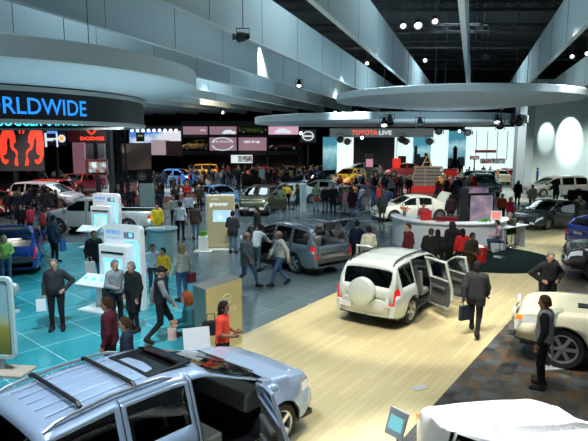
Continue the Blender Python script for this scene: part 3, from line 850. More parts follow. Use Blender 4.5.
# canopies
CAN = mat('canopy_white', (.46,.56,.62), .7); CANE = mat('canopy_edge', (.50,.60,.64), .5)
def canopy(label, c, r, z, th, hub=0, n=72, drop=.25, ri=.45):
    root = thing('round_canopy', label, 'canopy', (c[0], c[1], z))
    MB().lathe([(r-.06,0),(r,.04),(r,th-.04),(r-.05,th)], n=n).build('rim', CANE, root, smooth=True)
    MB().lathe([(r-.05,th),(r*.4,th+.25),(0,th+.3)], n=n).build('top', CAN, root, smooth=True)
    MB().lathe([(0,-drop),(r*ri,-drop),(r-.06,.0)], n=n).build('underside', CAN, root, smooth=True)
    for k in range(6):
        a = PI*k/3; MB().tube([(r*.6*math.cos(a), r*.6*math.sin(a), th+.1), (r*.6*math.cos(a), r*.6*math.sin(a), 14-z)], .015, 5).build('hanging_cable', BLACK, root)
    return root
canopy('large round pale canopy hanging over the white information desk', (8.5,30), 6.25, 6.68, .36, drop=.32)
canopy('wide round pale canopy hanging low before the red and white stage sign', (7.6,46.5), 10.8, 5.96, .50, drop=.05, ri=.75)
LC = Vector((-11.6,18.6,0))
canopy('huge round pale canopy over the glowing news ticker on the left', LC, 8.3, 6.42, .55, drop=.36, ri=.78)
# LED ring
ring = thing('ticker_ring', 'round hanging ring with blue glowing ticker letters on black', 'display', (LC.x, LC.y, 0))
LCR = LC
RR = 6.45; z0, z1 = 5.20, 5.90
TRIM = mat('ring_trim', (.38,.42,.40), .4, .3)
MB().lathe([(RR,z0),(RR,z1)], n=96).lathe([(RR-.25,z1),(RR-.25,z0)], n=96).build('screen_band', mat('led_black', (.006,.007,.008), .4), ring, smooth=True)
for a_, b_ in ((z0-.10,z0),(z1,z1+.12)):
    MB().lathe([(RR-.29,a_),(RR+.05,a_),(RR+.05,b_),(RR-.29,b_),(RR-.29,a_)], n=96).build('ring_trim', TRIM, ring, smooth=True)
MB().lathe([(RR-.1,z1+.12),(RR-.1,6.42)], n=64).build('ring_collar', BLACK, ring)
LEDB = mat('led_blue', (0,.1,.3), .5, emit=(.02,.28,1), es=1.15); LEDC = mat('led_cyan', (0,.2,.25), .5, emit=(.05,.75,.85), es=2.0)
def ring_text(s, size, ws, rad, ang_end, z, m, inside=False, bold=.006):
    mb = text_mb(s, size, ws, bold)
    out = []
    for (x, y, h) in mb.v:
        d = (mb.w-x)/rad
        a = ang_end-d if not inside else ang_end+d
        out.append((rad*math.cos(a), rad*math.sin(a), z+h))
    mb.v = out; return mb.build('ticker_letters', m, ring)
# angle on the ring seen at a pixel column
def ring_ang(px, rad, far=False):
    best = None
    for k in range(3600):
        a = 2*PI*k/3600; x = LC.x+rad*math.cos(a); y = LC.y+rad*math.sin(a)
        near = (x*math.cos(a)+y*math.sin(a)) < 0
        if near == far or y < 1: continue
        e = abs(294+FL*x/(y*CP-(5.5-EYE)*SP)-px)
        if best is None or e < best[0]: best = (e, a)
    return best[1]
ring_text('WORLDWIDE', .58, .93, RR+.012, ring_ang(86, RR), z0+.14, LEDB)
ring_text('SOCCER \'S IN RECOR', .62, .8, RR-.27, ring_ang(96, RR-.27, True), z0+.10, LEDC, inside=True)
# ---------------------------------------------------------------- boards far away
def panel(px0, py0, px1, py1, D, m, name='panel', parent=None, th=.1):
    a, c = atd(px0, py0, D), atd(px1, py1, D)
    return MB().box(((a.x+c.x)/2, D, (a.z+c.z)/2), (abs(c.x-a.x), th, abs(a.z-c.z))).build(name, m, parent)
def lit(name, col, es): return mat(name, tuple(c*.5 for c in col), .5, emit=col, es=es)
def sized(s, px0, px1, pyb, D, m, parent, hpx, name='lettering', bold=0.0, dy=-.08):
    """lettering filling a pixel span at depth D"""
    a, c = atd(px0, pyb, D), atd(px1, pyb, D); hh = hpx/FL*D/.72
    mb = text_mb(s, hh, 1, bold); k = (c.x-a.x)/mb.w
    mb.v = [(a.x+v[0]*k, D+dy, a.z+v[2]) for v in mb.v]; return mb.build(name, m, parent)
RED_E = lit('sign_red', (1,.06,.03), 1.1); WHT_E = lit('sign_white', (.75,.85,.9), .9)
# ram board
RB = thing('ram_board', 'dark grey board with a giant glowing red ram head emblem', 'sign')
panel(-16,126,45,171,45, mat('ram_board_grey', (.05,.05,.052), .5), 'board', RB, .2)
def flat_shape(pts, D, m, parent, name, dy=-.14):
    P3 = [atd(x, y, D) for x, y in pts]; n = len(P3)
    mb = MB(); mb.add([(p.x, D+dy, p.z) for p in P3], [tuple(range(n))]); 
    b_ = bmesh.new(); me = mb.mesh(name, m); b_.from_mesh(me); bmesh.ops.triangulate(b_, faces=b_.faces); b_.to_mesh(me); b_.free()
    return link(name, me, parent)
ramR = [(x/7.343, 115+y/7.343) for x, y in ((232,110),(305,108),(322,150),(328,230),(325,300),(310,345),(285,362),(265,350),(262,325),(285,330),(305,300),(278,285),(272,250),(275,190),(266,163),(255,180),(250,230),(238,255),(215,270),(205,300),(218,330),(215,370),(190,372),(195,330),(200,300),(195,285),(200,262),(228,235),(225,210),(210,200),(215,150))]
flat_shape(ramR, 45, RED_E, RB, 'horn_emblem')
flat_shape([(2*22.6-x, y) for x, y in ramR][::-1], 45, RED_E, RB, 'horn_emblem')
for s in (1,-1): flat_shape([(22.3+s*1,130.5),(22.3+s*3.2,130),(22.3+s*2.2,133.5),(22.3+s*1,134)], 45, RED_E, RB, 'brow_emblem')
MB().box((RB.location.x+atd(15,170,45).x,45.1,1.2), (.3,.3,2.4)).build('post', BLACK, RB)
MP = thing('mopar_sign', 'white lettered parts sign with orange dot beyond the ram board', 'sign')
panel(44,130.5,66,146,50, mat('navy_board', (.01,.012,.05), .6), 'board', MP); panel(47,131,57,133.5,49.9, lit('azure', (.15,.4,.9), .8), 'light_strip', MP); panel(44.5,133,47,147,49.9, WHT_E, 'light_strip', MP); panel(56,133,58,147,49.9, WHT_E, 'light_strip', MP)
sized('mopar', 46.5, 59.5, 140.5, 49.8, WHT_E, MP, 3.2, bold=.04)
q = atd(62,138.5,49.8); MB().lathe([(0,0),(.20,0)], c=(q.x,49.7,q.z), n=20, axis='y').build('orange_dot', lit('orange', (1,.45,.05), 1), MP); MB().lathe([(0,0),(.34,0)], c=(q.x,49.75,q.z), n=20, axis='y').build('dot_ring', WHT_E, MP)
q = atd(55,150,50); MB().box((q.x,50.2,1.9),(.25,.25,3.8)).build('post', BLACK, MP)
DG = thing('brand_board', 'brown board with red ram outline and red DODGE lettering', 'sign')
panel(67,128.5,81,142,52, mat('dark_red_board', (.12,.01,.012), .6), 'side_board', DG); panel(81,128.5,108,142.5,52, mat('brown_board', (.07,.035,.03), .6), 'board', DG)
sized('DODGE', 80.5, 104.5, 140, 52, RED_E, DG, 3.2, bold=.03, dy=-.1)
q = atd(94.5,142,52); MB().box((q.x,52.2,q.z/2),(.3,.25,q.z)).build('post', BLACK, DG)
flat_shape([(86,129.5),(89,130),(92,133.5),(95,130),(98,129.5),(95,133),(92,135.2),(89,133)], 52, RED_E, DG, 'emblem')
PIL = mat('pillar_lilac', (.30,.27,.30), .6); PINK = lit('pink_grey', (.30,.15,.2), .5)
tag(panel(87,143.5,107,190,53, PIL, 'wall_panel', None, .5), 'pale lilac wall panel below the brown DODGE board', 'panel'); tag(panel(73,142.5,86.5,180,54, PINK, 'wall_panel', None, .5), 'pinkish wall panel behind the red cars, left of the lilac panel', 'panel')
tag(panel(107.5,128,114,196,40, mat('column_grey', (.10,.12,.12), .6), 'column', None, .6), 'grey square column beside the black lattice tower', 'column')
FS = thing('video_screen', 'framed video screen showing cars below the lilac wall panel', 'screen'); panel(85.5,159.5,111,175,44, mat('frame_maroon', (.10,.02,.02), .5), 'frame', FS, .3); panel(107.5,159.5,111,175,43.9, mat('frame_grey', (.3,.32,.33), .5), 'frame_side', FS, .3)
m, nt, b = nodes('video_picture'); n = noise(nt, coords(nt), 2.2, 5); c_ = ramp(nt, n, [(.3,(.03,.05,.05)),(.45,(.3,.1,.08)),(.55,(.2,.35,.4)),(.7,(.7,.8,.8))]); nt.links.new(c_, b.inputs['Base Color']); nt.links.new(c_, b.inputs['Emission Color']); b.inputs['Emission Strength'].default_value = .5; PICT = m
panel(88.5,162,106.5,172.5,43.8, PICT, 'screen', FS); q = atd(98,175,44); MB().box((q.x,44,.8),(.3,.3,1.9)).build('stand', BLACK, FS)
for px in (118, 125.5):
    q = at(px, 203); truss('lattice_tower', (q.x,q.y,0), (q.x,q.y,6.1), .32, BLACK, 'black lattice tower %s the grey column' % ('standing right beside' if px < 120 else 'one step farther right of'), None, .5, .035)
# bright film screens
SCR = thing('film_screen', 'bright blue and white screen wall with a dark jeep style emblem plate', 'screen')
m, nt, b = nodes('screen_blue'); v = coords(nt, (.35,1,1)); n = noise(nt, v, .55, 4); c_ = ramp(nt, n, [(.38,(.02,.1,.55)),(.46,(.1,.3,.8)),(.54,(.75,.85,.95)),(.62,(.9,.9,.95))]); nt.links.new(c_, b.inputs['Emission Color']); b.inputs['Emission Strength'].default_value = .8; b.inputs['Base Color'].default_value = (.1,.1,.2,1)
panel(129,127,181,143,76, m, 'screen', SCR); panel(151,140,170,155,75.9, lit('screen_pink', (.42,.32,.36), .8), 'lower_screen', SCR); panel(129,126,182,131,75.7, BLACK, 'lighting_bar', SCR, .4)
for k in range(9): 
    q = atd(132+k*5.5, 130.5, 75.3); MB().ball(q, .22, 8, 6).build('bar_lamp', lit('lamp_glow', (.8,.9,1), 2), SCR)
panel(136,132.5,144.5,141.5,75.6, mat('plate_dark', (.03,.028,.02), .5), 'emblem_plate', SCR); sized('Jeep', 138, 143, 136.3, 75.5, lit('gold_letters', (.6,.55,.35), 1), SCR, 1.8)
q = atd(129.4,143,76); MB().box((q.x,76,q.z/2),(.15,.15,q.z)).build('post', BLACK, SCR)
BR = mat('brown_wall', (.10,.06,.045), .7)
tag(panel(121,143.5,151.5,170,62, BR, 'partition', None, .4), 'brown partition wall beneath the blue film screen', 'partition'); tag(panel(166,141,182,156,70, mat('brown_red', (.13,.05,.045), .7), 'partition', None, .4), 'reddish brown partition with dark doorway below the bright screens', 'partition')
# display shelf wall
DW = thing('display_wall', 'tall dark shelf wall of lit boxes with cars and pink panels', 'display wall')
DD = 80.0
BXS = mat('shelf_black', (.012,.010,.011), .6); PNK = lit('pink_lit', (.34,.20,.26), .75); PNK2 = lit('pink_bright', (.75,.42,.55), .8)
def frame_beam(px0, py0, px1, py1, dep=3.0, nm='beam'):
    a, c = atd(px0, py0, DD), atd(px1, py1, DD); MB().box(((a.x+c.x)/2, DD+dep/2, (a.z+c.z)/2), (c.x-a.x, dep, a.z-c.z)).build(nm, BXS, DW)
for y0_, y1_ in ((121,126.5),(134.5,137.5),(150.5,155)): frame_beam(181,y0_,303,y1_, nm='shelf')
for x_ in (181,207.5,236.5,266.5,298.5): frame_beam(x_,122,x_+2,176, nm='upright')
a, c = atd(181,121,DD+3.1), atd(303,176,DD+3.1); MB().box(((a.x+c.x)/2, DD+3.1, (a.z+c.z)/2), (c.x-a.x,.1,a.z-c.z)).build('back_board', mat('shelf_back', (.03,.022,.02), .7), DW)
for (x0_,y0_,x1_,y1_,mm) in ((209.5,137.5,236.5,150.5,PNK),(238.5,137.5,266.5,150.5,PNK),(183,126.5,207.5,134.5,PNK),(209.5,126.5,236.5,134.5,PNK),(268.5,126.5,298.5,134.5,PNK2)): panel(x0_,y0_,x1_,y1_,DD-.05,mm,'lit_panel',DW)
panel(231,155,252.5,163,DD-.05, WHT_E, 'lit_panel', DW); panel(238,156,252,162,DD-.2, PICT, 'picture', DW)
sized('mix it up', 244, 260, 142.7, DD-.2, WHT_E, DW, 2.6, bold=.02)
q = atd(222.5,144,DD-.25); RG = MB()
for k in range(2):
    a0 = .5 if k == 0 else PI+.5
    RG.lathe([(1.50,0),(1.32,0)], c=(q.x,q.y,q.z), n=18, axis='y', a0=a0-.25, a1=a0+PI-.75)
RG.v = [(q.x+(x-q.x)*1.05, y, q.z+(z-q.z)*.62) for x, y, z in RG.v]
RG.build('round_emblem', WHT_E, DW); sized('scion', 212, 232.5, 142.5, DD-.3, WHT_E, DW, 2.4)
for (px, py, z_, col, ang, lb, kd) in ((196,150.3,0,(.75,.45,.10),195,'gold boxy car parked in the lit upper shelf box','hatch'),(284,150.3,0,(.20,.02,.015),190,'dark red boxy car in the shelf box right of the pink panel','hatch'),(252,134.3,0,(.22,.26,.04),10,'green car on the top shelf above the mix it up panel','hatch')):
    q = atd(px, py, DD+1.5); make_car('car', lb, kd, mat('shelfpaint%d' % px, col, .25, .2, coat=1), (q.x, q.y, q.z+.02), math.radians(ang), detail=0)
for px, z_, lb in ((190,128,'white car picture'),):
    pass
def flat_car(px, py, wpx, D, m, parent):
    pts = [(-.5,0),(-.48,.3),(-.38,.5),(-.25,.9),(.1,.95),(.3,.55),(.48,.42),(.5,.1),(.4,0),(.36,-.12),(.26,-.12),(.22,0),(-.22,0),(-.26,-.12),(-.36,-.12),(-.4,0)]
    flat_shape([(px+x*wpx, py-y*wpx*.28) for x, y in pts], D, m, parent, 'car_picture', dy=0)
flat_car(283,133,17,DD-.2,WHT_E,DW); flat_car(229,133.5,14,DD-.2,WHT_E,DW); flat_car(203,131,7,DD-.2,lit('cream_l', (.7,.6,.45), .7),DW)
BK = thing('emblem_board', 'grey board with round oval brand emblem beside the stage', 'sign'); panel(300.5,129.5,316,142.5,74, mat('board_grey', (.14,.13,.12), .6), 'board', BK)
q = atd(308,136,73.8); e_ = MB().lathe([(.62,0),(.5,0)], c=(q.x,q.y,q.z), n=24, axis='y'); e_.v = [(q.x+(x-q.x)*1.25,y,z) for x,y,z in e_.v]; e_.build('emblem', WHT_E, BK); panel(303,135.4,313,136.8,73.8,WHT_E,'emblem_bar',BK); q = atd(308,143,74); MB().box((q.x,74.1,2),(.2,.2,4.2)).build('post', BLACK, BK)
# stage
ST = thing('stage', 'black stage opening under the TOYOTA LIVE header', 'stage'); SDp = 65.0
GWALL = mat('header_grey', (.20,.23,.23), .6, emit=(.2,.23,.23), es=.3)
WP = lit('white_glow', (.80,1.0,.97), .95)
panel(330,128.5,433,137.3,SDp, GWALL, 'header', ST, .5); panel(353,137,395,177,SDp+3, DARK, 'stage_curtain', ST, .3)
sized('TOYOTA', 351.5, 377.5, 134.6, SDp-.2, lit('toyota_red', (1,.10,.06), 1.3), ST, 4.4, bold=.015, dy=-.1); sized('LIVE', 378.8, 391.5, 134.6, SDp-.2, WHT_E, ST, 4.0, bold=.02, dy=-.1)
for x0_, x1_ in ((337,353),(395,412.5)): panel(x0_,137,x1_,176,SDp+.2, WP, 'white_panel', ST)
panel(330,176,440,181,SDp-3.5, mat('stage_front', (.16,.17,.17), .5), 'platform', ST, 6)
def poster(x0, y0, x1, y1, D, label, towers, nm):
    r = thing('poster', label, 'poster')
    m, nt, b = nodes(nm); v = coords(nt, (1,1,1), (0,0,0), 'Generated'); sp = nt.nodes.new('ShaderNodeSeparateXYZ'); nt.links.new(v, sp.inputs[0])
    n = noise(nt, v, 3, 4); ad = nt.nodes.new('ShaderNodeMath'); ad.operation = 'MULTIPLY_ADD'; ad.inputs[1].default_value = .45; nt.links.new(n, ad.inputs[0]); nt.links.new(sp.outputs[2], ad.inputs[2])
    c_ = ramp(nt, ad.outputs[0], [(.2,(.01,.05,.07)),(.5,(.10,.30,.36)),(.8,(.45,.80,.85)),(1.0,(.06,.30,.42))]); nt.links.new(c_, b.inputs['Emission Color']); b.inputs['Emission Strength'].default_value = .75; b.inputs['Base Color'].default_value = (.05,.15,.2,1)
    panel(x0,y0,x1,y1,D,m,'print',r)
    mb = MB()
    for (tx, tw, ty) in towers:
        a, c = atd(tx-tw/2,ty,D-.12), atd(tx+tw/2,y1,D-.12); mb.box(((a.x+c.x)/2,D-.12,(a.z+c.z)/2),(c.x-a.x,.04,a.z-c.z))
    if towers: mb.build('skyline', mat('skyline_dark', (.006,.02,.025), .7), r)
    return r
poster(323,137,337,170,SDp+.2,'tall teal poster with pale round highlights left of the stage',[], 'poster_a')
q = None
poster(413,137,430,170,SDp+.2,'tall blue poster of a dark city skyline right of the stage',[(415.5,2.4,146),(418.5,2.5,154),(422,4,157),(426,3,153),(429,2,158)],'poster_b')
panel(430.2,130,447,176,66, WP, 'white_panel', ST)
poster(447,131,465,166,66,'tall blue poster with a slim dark tower and skyline',[(455,1.2,146),(455,3.4,147.5),(450,4,158),(455,8,159),(461,6,157)],'poster_c')
RW = thing('light_wall', 'glowing white wall with framed racks beyond the stepped display', 'wall panel')
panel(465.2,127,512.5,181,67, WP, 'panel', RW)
for y_ in (151.5,): panel(475,y_-1.5,496,y_+1.2,66.8, mat('sign_red_plate', (.7,.12,.12), .5), 'red_sign', RW)
for y_ in (158.5,): panel(480,y_,505,y_+5,66.8, PICT, 'picture_band', RW)
GL = MB()
for x_ in (476,487,497,507): a, c = atd(x_,131,66.7), atd(x_+.5,160,66.7); GL.box(((a.x+c.x)/2,66.7,(a.z+c.z)/2),(.06,.05,a.z-c.z))
GL.build('grid_rail', mat('rail_pale', (.35,.45,.45), .5), RW)
sn = thing('hanging_sign', 'small dark sign with orange strip on a post before the white wall', 'sign'); panel(470,156,479,159.5,55, mat('sign_slate', (.05,.10,.13), .5), 'board', sn); panel(471,157.5,478,158.7,54.9, lit('sign_orange', (.7,.3,.2), .6), 'strip', sn); q = atd(474.5,159.5,55); MB().box((q.x,55,q.z/2),(.1,.1,q.z)).build('post', BLACK, sn)
rl = thing('drum_light', 'glowing red drum lantern hanging before the black screen', 'lantern'); q = atd(396.5,163,60); MB().lathe([(0,.5),(.40,.5),(.44,0),(.40,-.5),(0,-.5)], c=q, n=20).build('shade', lit('drum_red', (.8,.03,.02), .8), rl, smooth=True); MB().tube([(q.x,q.y,q.z+.5),(q.x,q.y,q.z+3)],.03,6).build('cord', BLACK, rl)
tag(panel(399,156,405,168,64, DARK, 'speaker_screen', None, 1.0), 'black square screen right of the red drum lantern', 'screen')
# small yellow frame rack
yf = thing('roof_frame', 'yellow tubular frame standing around the far taxi-yellow car', 'frame'); a = atd(487,171,56); mb = MB()
for px in (488,503): q = at(px,178); mb.tube([(q.x,q.y,0),(q.x,q.y,2.2)],.05,6)
q0, q1 = at(488,178), at(503,178); mb.tube([(q0.x,q0.y,2.2),(q1.x,q1.y,2.2)],.05,6); q2 = at(501,178); mb.tube([(q2.x,q2.y,2.2),(q2.x,q2.y,3.7)],.07,6); mb.build('frame_tube', mat('frame_yellow', (.75,.5,.04), .4), yf)
# ---------------------------------------------------------------- furniture
GLOW = lit('cyan_glow', (.12,.62,.95), 1.6); BLUET = lit('blue_text', (.08,.30,.75), .7); SCRT = None
m, nt, b = nodes('map_screen'); n = noise(nt, coords(nt), 4, 4); c_ = ramp(nt, n, [(.35,(.05,.35,.33)),(.5,(.25,.65,.5)),(.62,(.75,.7,.45))]); nt.links.new(c_, b.inputs['Emission Color']); b.inputs['Emission Strength'].default_value = .7; MAPS = m
def local_box(root, m, name, c, d, bevel=0): return MB().box(c, d).build(name, m, root, bevel=bevel)
def kiosk(px, py, rot, label):
    q = at(px, py); r = thing('info_kiosk', label, 'kiosk', q, rot, None)
    # local: face looks to -y, width along x
    mb = MB(); pts = []
    W2, Ht, rr = .64, 2.36, .14
    for k in range(7): a = PI/2*k/6; pts.append((W2-rr+rr*math.cos(a), Ht-rr+rr*math.sin(a)))
    for k in range(7): a = PI/2+PI/2*k/6; pts.append((-W2+rr+rr*math.cos(a), Ht-rr+rr*math.sin(a)))
    pts += [(-W2,0),(W2,0)]; n = len(pts)
    mb.add([(x,-.09,z) for x,z in pts]+[(x,.09,z) for x,z in pts], [tuple(range(n))[::-1], tuple(range(n,2*n))]+[(i,(i+1)%n,n+(i+1)%n,n+i) for i in range(n)])
    mb.build('back_panel', WHITE, r)
    local_box(r, GLOW, 'glow_strip', (.50,-.10,1.02), (.07,.03,1.75)); local_box(r, GLOW, 'glow_strip', (.30,-.10,1.93), (.42,.02,.03))
    local_box(r, WHITE, 'screen_box', (-.12,-.22,1.05), (.98,.26,1.55), .02)
    local_box(r, BLKG, 'card_slot', (-.12,-.36,1.62), (.78,.02,.05))
    local_box(r, GLOW, 'screen_glow', (-.12,-.357,1.17), (.62,.01,.56)); local_box(r, MAPS, 'screen', (-.12,-.365,1.15), (.50,.02,.44))
    local_box(r, mat('wave_grey', (.35,.5,.62), .4), 'wave_stripe', (-.12,-.357,.62), (.9,.01,.16))
    local_box(r, mat('slate_plate', (.16,.22,.27), .4), 'logo_plate', (.26,-.10,2.10), (.34,.02,.15)); local_box(r, GLOW, 'logo_mark', (.33,-.115,2.10), (.10,.015,.10))
    text_on('HYBRID', .15, (-.28,-.10,2.10), 0, BLUET, r, bold=.004); text_on('synergy drive', .085, (-.30,-.10,1.97), 0, BLUET, r)
    sh = MB().box((-.55,-.62,.86), (.95,.55,.05), tilt=('X', .38)); sh.build('shelf', WHITE, r, bevel=.012)
    bt = MB()
    for k in range(3): bt.lathe([(0,.02),(.055,.02),(.06,0)], n=14); i0 = len(bt.v)-42; bt.xf(Matrix.Translation((-.85+.28*k,-.62,.895)) @ Matrix.Rotation(.38,4,'X'), i0)
    bt.build('button', GLOW, r)
    local_box(r, WHITE, 'shelf_foot', (-.5,-.5,.03), (1.0,.7,.06), .02); local_box(r, WHITE, 'shelf_leg', (-.5,-.35,.42), (.5,.12,.8), .01)
    return r
kiosk(127, 307, math.radians(-24), 'white info kiosk with cyan glowing edge and map screen, nearer one, by two grey-haired men')
kiosk(109, 246, math.radians(-14), 'white info kiosk with cyan glowing edge standing behind the nearer kiosk')
# reception pod
q0, q1 = at(143,256), at(175,260); rp = thing('reception_counter', 'pale grey curved counter with a staffer in yellow behind it', 'counter', ((q0.x+q1.x)/2, q0.y+.25, 0), 0)
MB().lathe([(0,1.12),(.66,1.12),(.64,1.05),(.60,1.05),(.60,0),(0,0)], n=40).build('body', mat('pod_grey', (.28,.38,.40), .4), rp, smooth=True)
local_box(rp, WHITE, 'top_panel', (-.15,-.25,1.15), (.7,.4,.05), .01)
q = at(148,214); pk = thing('grey_panel', 'small grey-green sign panel between the silver pickup and the red carpet', 'sign', q); local_box(pk, mat('sage', (.20,.27,.26), .5), 'board', (0,0,1.2), (.95,.1,1.5)); local_box(pk, BLACK, 'post', (0,0,.25), (.1,.08,.5)); text_on('SCHEDULE' if 0 else '', .1, (0,0,0), 0, WHITE, pk) if 0 else None
# greener panel
q = at(221,249); gp = thing('display_panel', 'light wood info panel reading greener with a blue screen', 'sign', q, math.radians(3))
WOODP = mat('panel_oak', (.55,.48,.28), .5)
local_box(gp, WOODP, 'board', (0,0,1.2), (1.16,.14,2.25), .02); local_box(gp, WHITE, 'edge_frame', (0,.03,1.22), (1.24,.1,2.3), .02)
m, nt, b = nodes('blue_screen'); n = noise(nt, coords(nt), 2.5, 4); c_ = ramp(nt, n, [(.4,(.04,.28,.55)),(.55,(.10,.50,.75)),(.65,(.8,.95,1))]); nt.links.new(c_, b.inputs['Emission Color']); b.inputs['Emission Strength'].default_value = .8; BSC = m
local_box(gp, BSC, 'screen', (.08,-.085,1.45), (.78,.03,.50)); text_on('greener', .25, (-.05,-.075,1.90), 0, WHT_E, gp, bold=.006); text_on('GOING', .09, (-.22,-.075,2.16), 0, WHT_E, gp)
local_box(gp, mat('foot_white', (.6,.62,.6), .4), 'base', (0,-.1,.03), (1.35,.7,.06), .015)
text_on('TOYOTA', .1, (.2,-.075,.28), 0, mat('red_ink', (.6,.02,.02), .5), gp)
# planter
q = at(203.5,251); pl = thing('planter', 'square white planter with a bright green grass plant', 'plant', q)
MB().prism([(-.19,-.19),(.19,-.19),(.19,.19),(-.19,.19)],0,.66).build('pot', WHITE, pl, bevel=.02)
mb = MB(); rnd = random.Random(3)
for k in range(150):
    a = rnd.uniform(0,2*PI); r_ = rnd.uniform(0,.15); h = rnd.uniform(.2,.38); d = rnd.uniform(.03,.16)
    x, y = r_*math.cos(a), r_*math.sin(a); p2 = (x+d*math.cos(a), y+d*math.sin(a), .60+h); w = .012
    mb.add([(x-w*math.sin(a),y+w*math.cos(a),.6),(x+w*math.sin(a),y-w*math.cos(a),.6),p2],[(0,1,2)])
mb.build('foliage', mat('leaf_green', (.16,.50,.03), .6), pl); local_box(pl, WHITE, 'tray', (0,-.0,.02), (.75,.6,.04), .01)
# monolith
zt = 1.55; A, B, Cc, Dd = [at(*p, zt) for p in ((205.4,289.5),(240.8,277.7),(226,274),(192.7,285))]
Cc = B+(Dd-A); cen = (A+B+Cc+Dd)/4; mo = thing('brand_monolith', 'big pale yellow brand block with grey top beside the woman in coral', 'sign', (cen.x,cen.y,0))
P4 = [(p.x-cen.x, p.y-cen.y) for p in (A,B,Cc,Dd)]
MB().prism(P4, 0, zt-.01).build('block', mat('block_side', (.16,.26,.26), .5), mo)
MB().prism([(x*1.002,y*1.002) for x,y in P4], zt-.01, zt).build('top', mat('block_top', (.22,.23,.23), .5), mo)
fa = deg(B-A); fw = (B-A).length; nrm_ = Vector((math.sin(fa), -math.cos(fa), 0)); mid = (A+B)/2-cen
FY = mat('panel_yellow', (.52,.46,.22), .45)
MB().box((mid.x+nrm_.x*.012, mid.y+nrm_.y*.012, zt/2), (fw,.02,zt-.02), rot=fa).build('front_panel', FY, mo)
o3 = (mid.x+nrm_.x*.03+.05*math.cos(fa), mid.y+nrm_.y*.03+.05*math.sin(fa), .86); PALEY = mat('pale_yellow', (.72,.70,.52), .4)
text_on('TOYOTA', .17, o3, fa, PALEY, mo, bold=.004)
for (rx, rz, cz) in ((.17,.12,1.18),(.07,.115,1.18),(.12,.045,1.235)):
    e_ = MB().tube([(rx*math.cos(2*PI*k/28),0,rz*math.sin(2*PI*k/28)+cz) for k in range(29)], .010, 5); e_.xf(Matrix.Translation((o3[0],o3[1],0)) @ Matrix.Rotation(fa,4,'Z')); e_.build('emblem', PALEY, mo)
# small info stands
def info_stand(label, q, rot, w, h, z, tilt, body=WHITE, face=None, base=True, post=True, facez=0, name='info_stand'):
    r = thing(name, label, 'sign', q, rot); mb = MB().box((0,0,z), (w,.03,h), tilt=('X', tilt)); mb.build('plate', body, r, bevel=.008)
    if face: mb = MB().box((0,-.022*math.cos(tilt),z+facez), (w*.72,.01,h*.5), tilt=('X', tilt)); mb.build('face', face, r)
    if post: MB().tube([(0,.03,0),(0,.03,z)], .03, 8).build('post', CHROME, r)
    if base: MB().box((0,.03,.015), (.42,.32,.03)).build('base', GREY, r, bevel=.008)
    return r
SAND = mat('stand_silver', (.55,.57,.58), .3, .3)
q = at(193,338,1.05); info_stand('white tilted info plate behind the windshield of the blue SUV', (q.x+.05,q.y+.1,0), math.radians(18), .50, .42, 1.0, -.45, body=lit('plate_bright', (.55,.62,.66), .5))
q = at(397,424,1.0); info_stand('tilted grey info card with teal picture beside the white car', (q.x,q.y+.02,0), math.radians(-52), .30, .36, 1.0, -.35, body=SAND, face=lit('card_teal', (.25,.7,.75), .7))
q = at(551,368); info_stand('clear plate with printed sheet on a post before the cream off-roader', (q.x+.02,q.y,0), math.radians(8), .36, .42, 1.05, -.2, body=CLEAR, face=mat('print_grey', (.5,.55,.5), .5))
q = at(411,393); 
for px, py, lb in ((420,388,'small grey floor outlet plate on the pale wood floor, right'),(229,331,'small grey floor outlet plate beside the yellow brand block')):
    q = at(px,py,.01); r = tag(MB().box((q.x,q.y,.013),(.30,.16,.012),rot=SD-.6).build('floor_outlet', SAND), lb, 'floor plate')
# bottom-left frame sign
q = at(1,372); fs = thing('framed_sign', 'rounded white framed sign with a green landscape picture at the left edge', 'sign', (q.x,q.y,0), math.radians(-8))
def rrect(w, z0, z1, r, n=6):
    pts = []
    for cx, cz, a0 in ((w-r,z1-r,0),(-w+r,z1-r,PI/2),(-w+r,z0+r,PI),(w-r,z0+r,1.5*PI)):
        for k in range(n+1): a = a0+PI/2*k/n; pts.append((cx+r*math.cos(a), cz+r*math.sin(a)))
    return pts
o_, i_ = rrect(.38,.30,2.0,.12), rrect(.31,.38,1.92,.07); n = len(o_); mb = MB()
mb.add([(x,-.04,z) for x,z in o_]+[(x,-.04,z) for x,z in i_]+[(x,.04,z) for x,z in o_]+[(x,.04,z) for x,z in i_], [(k,(k+1)%n,n+(k+1)%n,n+k) for k in range(n)]+[(2*n+k,2*n+(k+1)%n,3*n+(k+1)%n,3*n+k) for k in range(n)]+[(k,(k+1)%n,2*n+(k+1)%n,2*n+k) for k in range(n)]+[(n+k,n+(k+1)%n,3*n+(k+1)%n,3*n+k) for k in range(n)])
mb.build('frame', mat('frame_pale', (.45,.58,.60), .4), fs)
m, nt, b = nodes('landscape'); v = coords(nt, kind='Generated'); sp = nt.nodes.new('ShaderNodeSeparateXYZ'); nt.links.new(v, sp.inputs[0]); c_ = ramp(nt, sp.outputs[2], [(.0,(.12,.14,.03)),(.35,(.35,.33,.06)),(.45,(.5,.55,.3)),(.6,(.3,.55,.6))]); nt.links.new(c_, b.inputs['Base Color'])
mb = MB(); mb.add([(x,-.02,z) for x,z in i_], [tuple(range(n))]); mb.build('picture', m, fs)
local_box(fs, mat('sign_post', (.4,.45,.46), .4), 'post', (0,.05,.2), (.12,.06,.4)); local_box(fs, mat('pad_beige', (.40,.33,.27), .7), 'base', (.15,.0,.03), (.95,.55,.06), .01)
q = at(13,312); gb = thing('chrome_globe', 'shiny silver globe ornament behind the rounded sign', 'ornament', q); MB().ball((0,0,.62), .22, 24, 14).build('globe', mat('pearl', (.5,.55,.58), .2, .6), gb, smooth=True); MB().lathe([(.18,0),(.18,.03),(.04,.06),(.04,.42)], n=20).build('stand', SAND, gb, smooth=True)
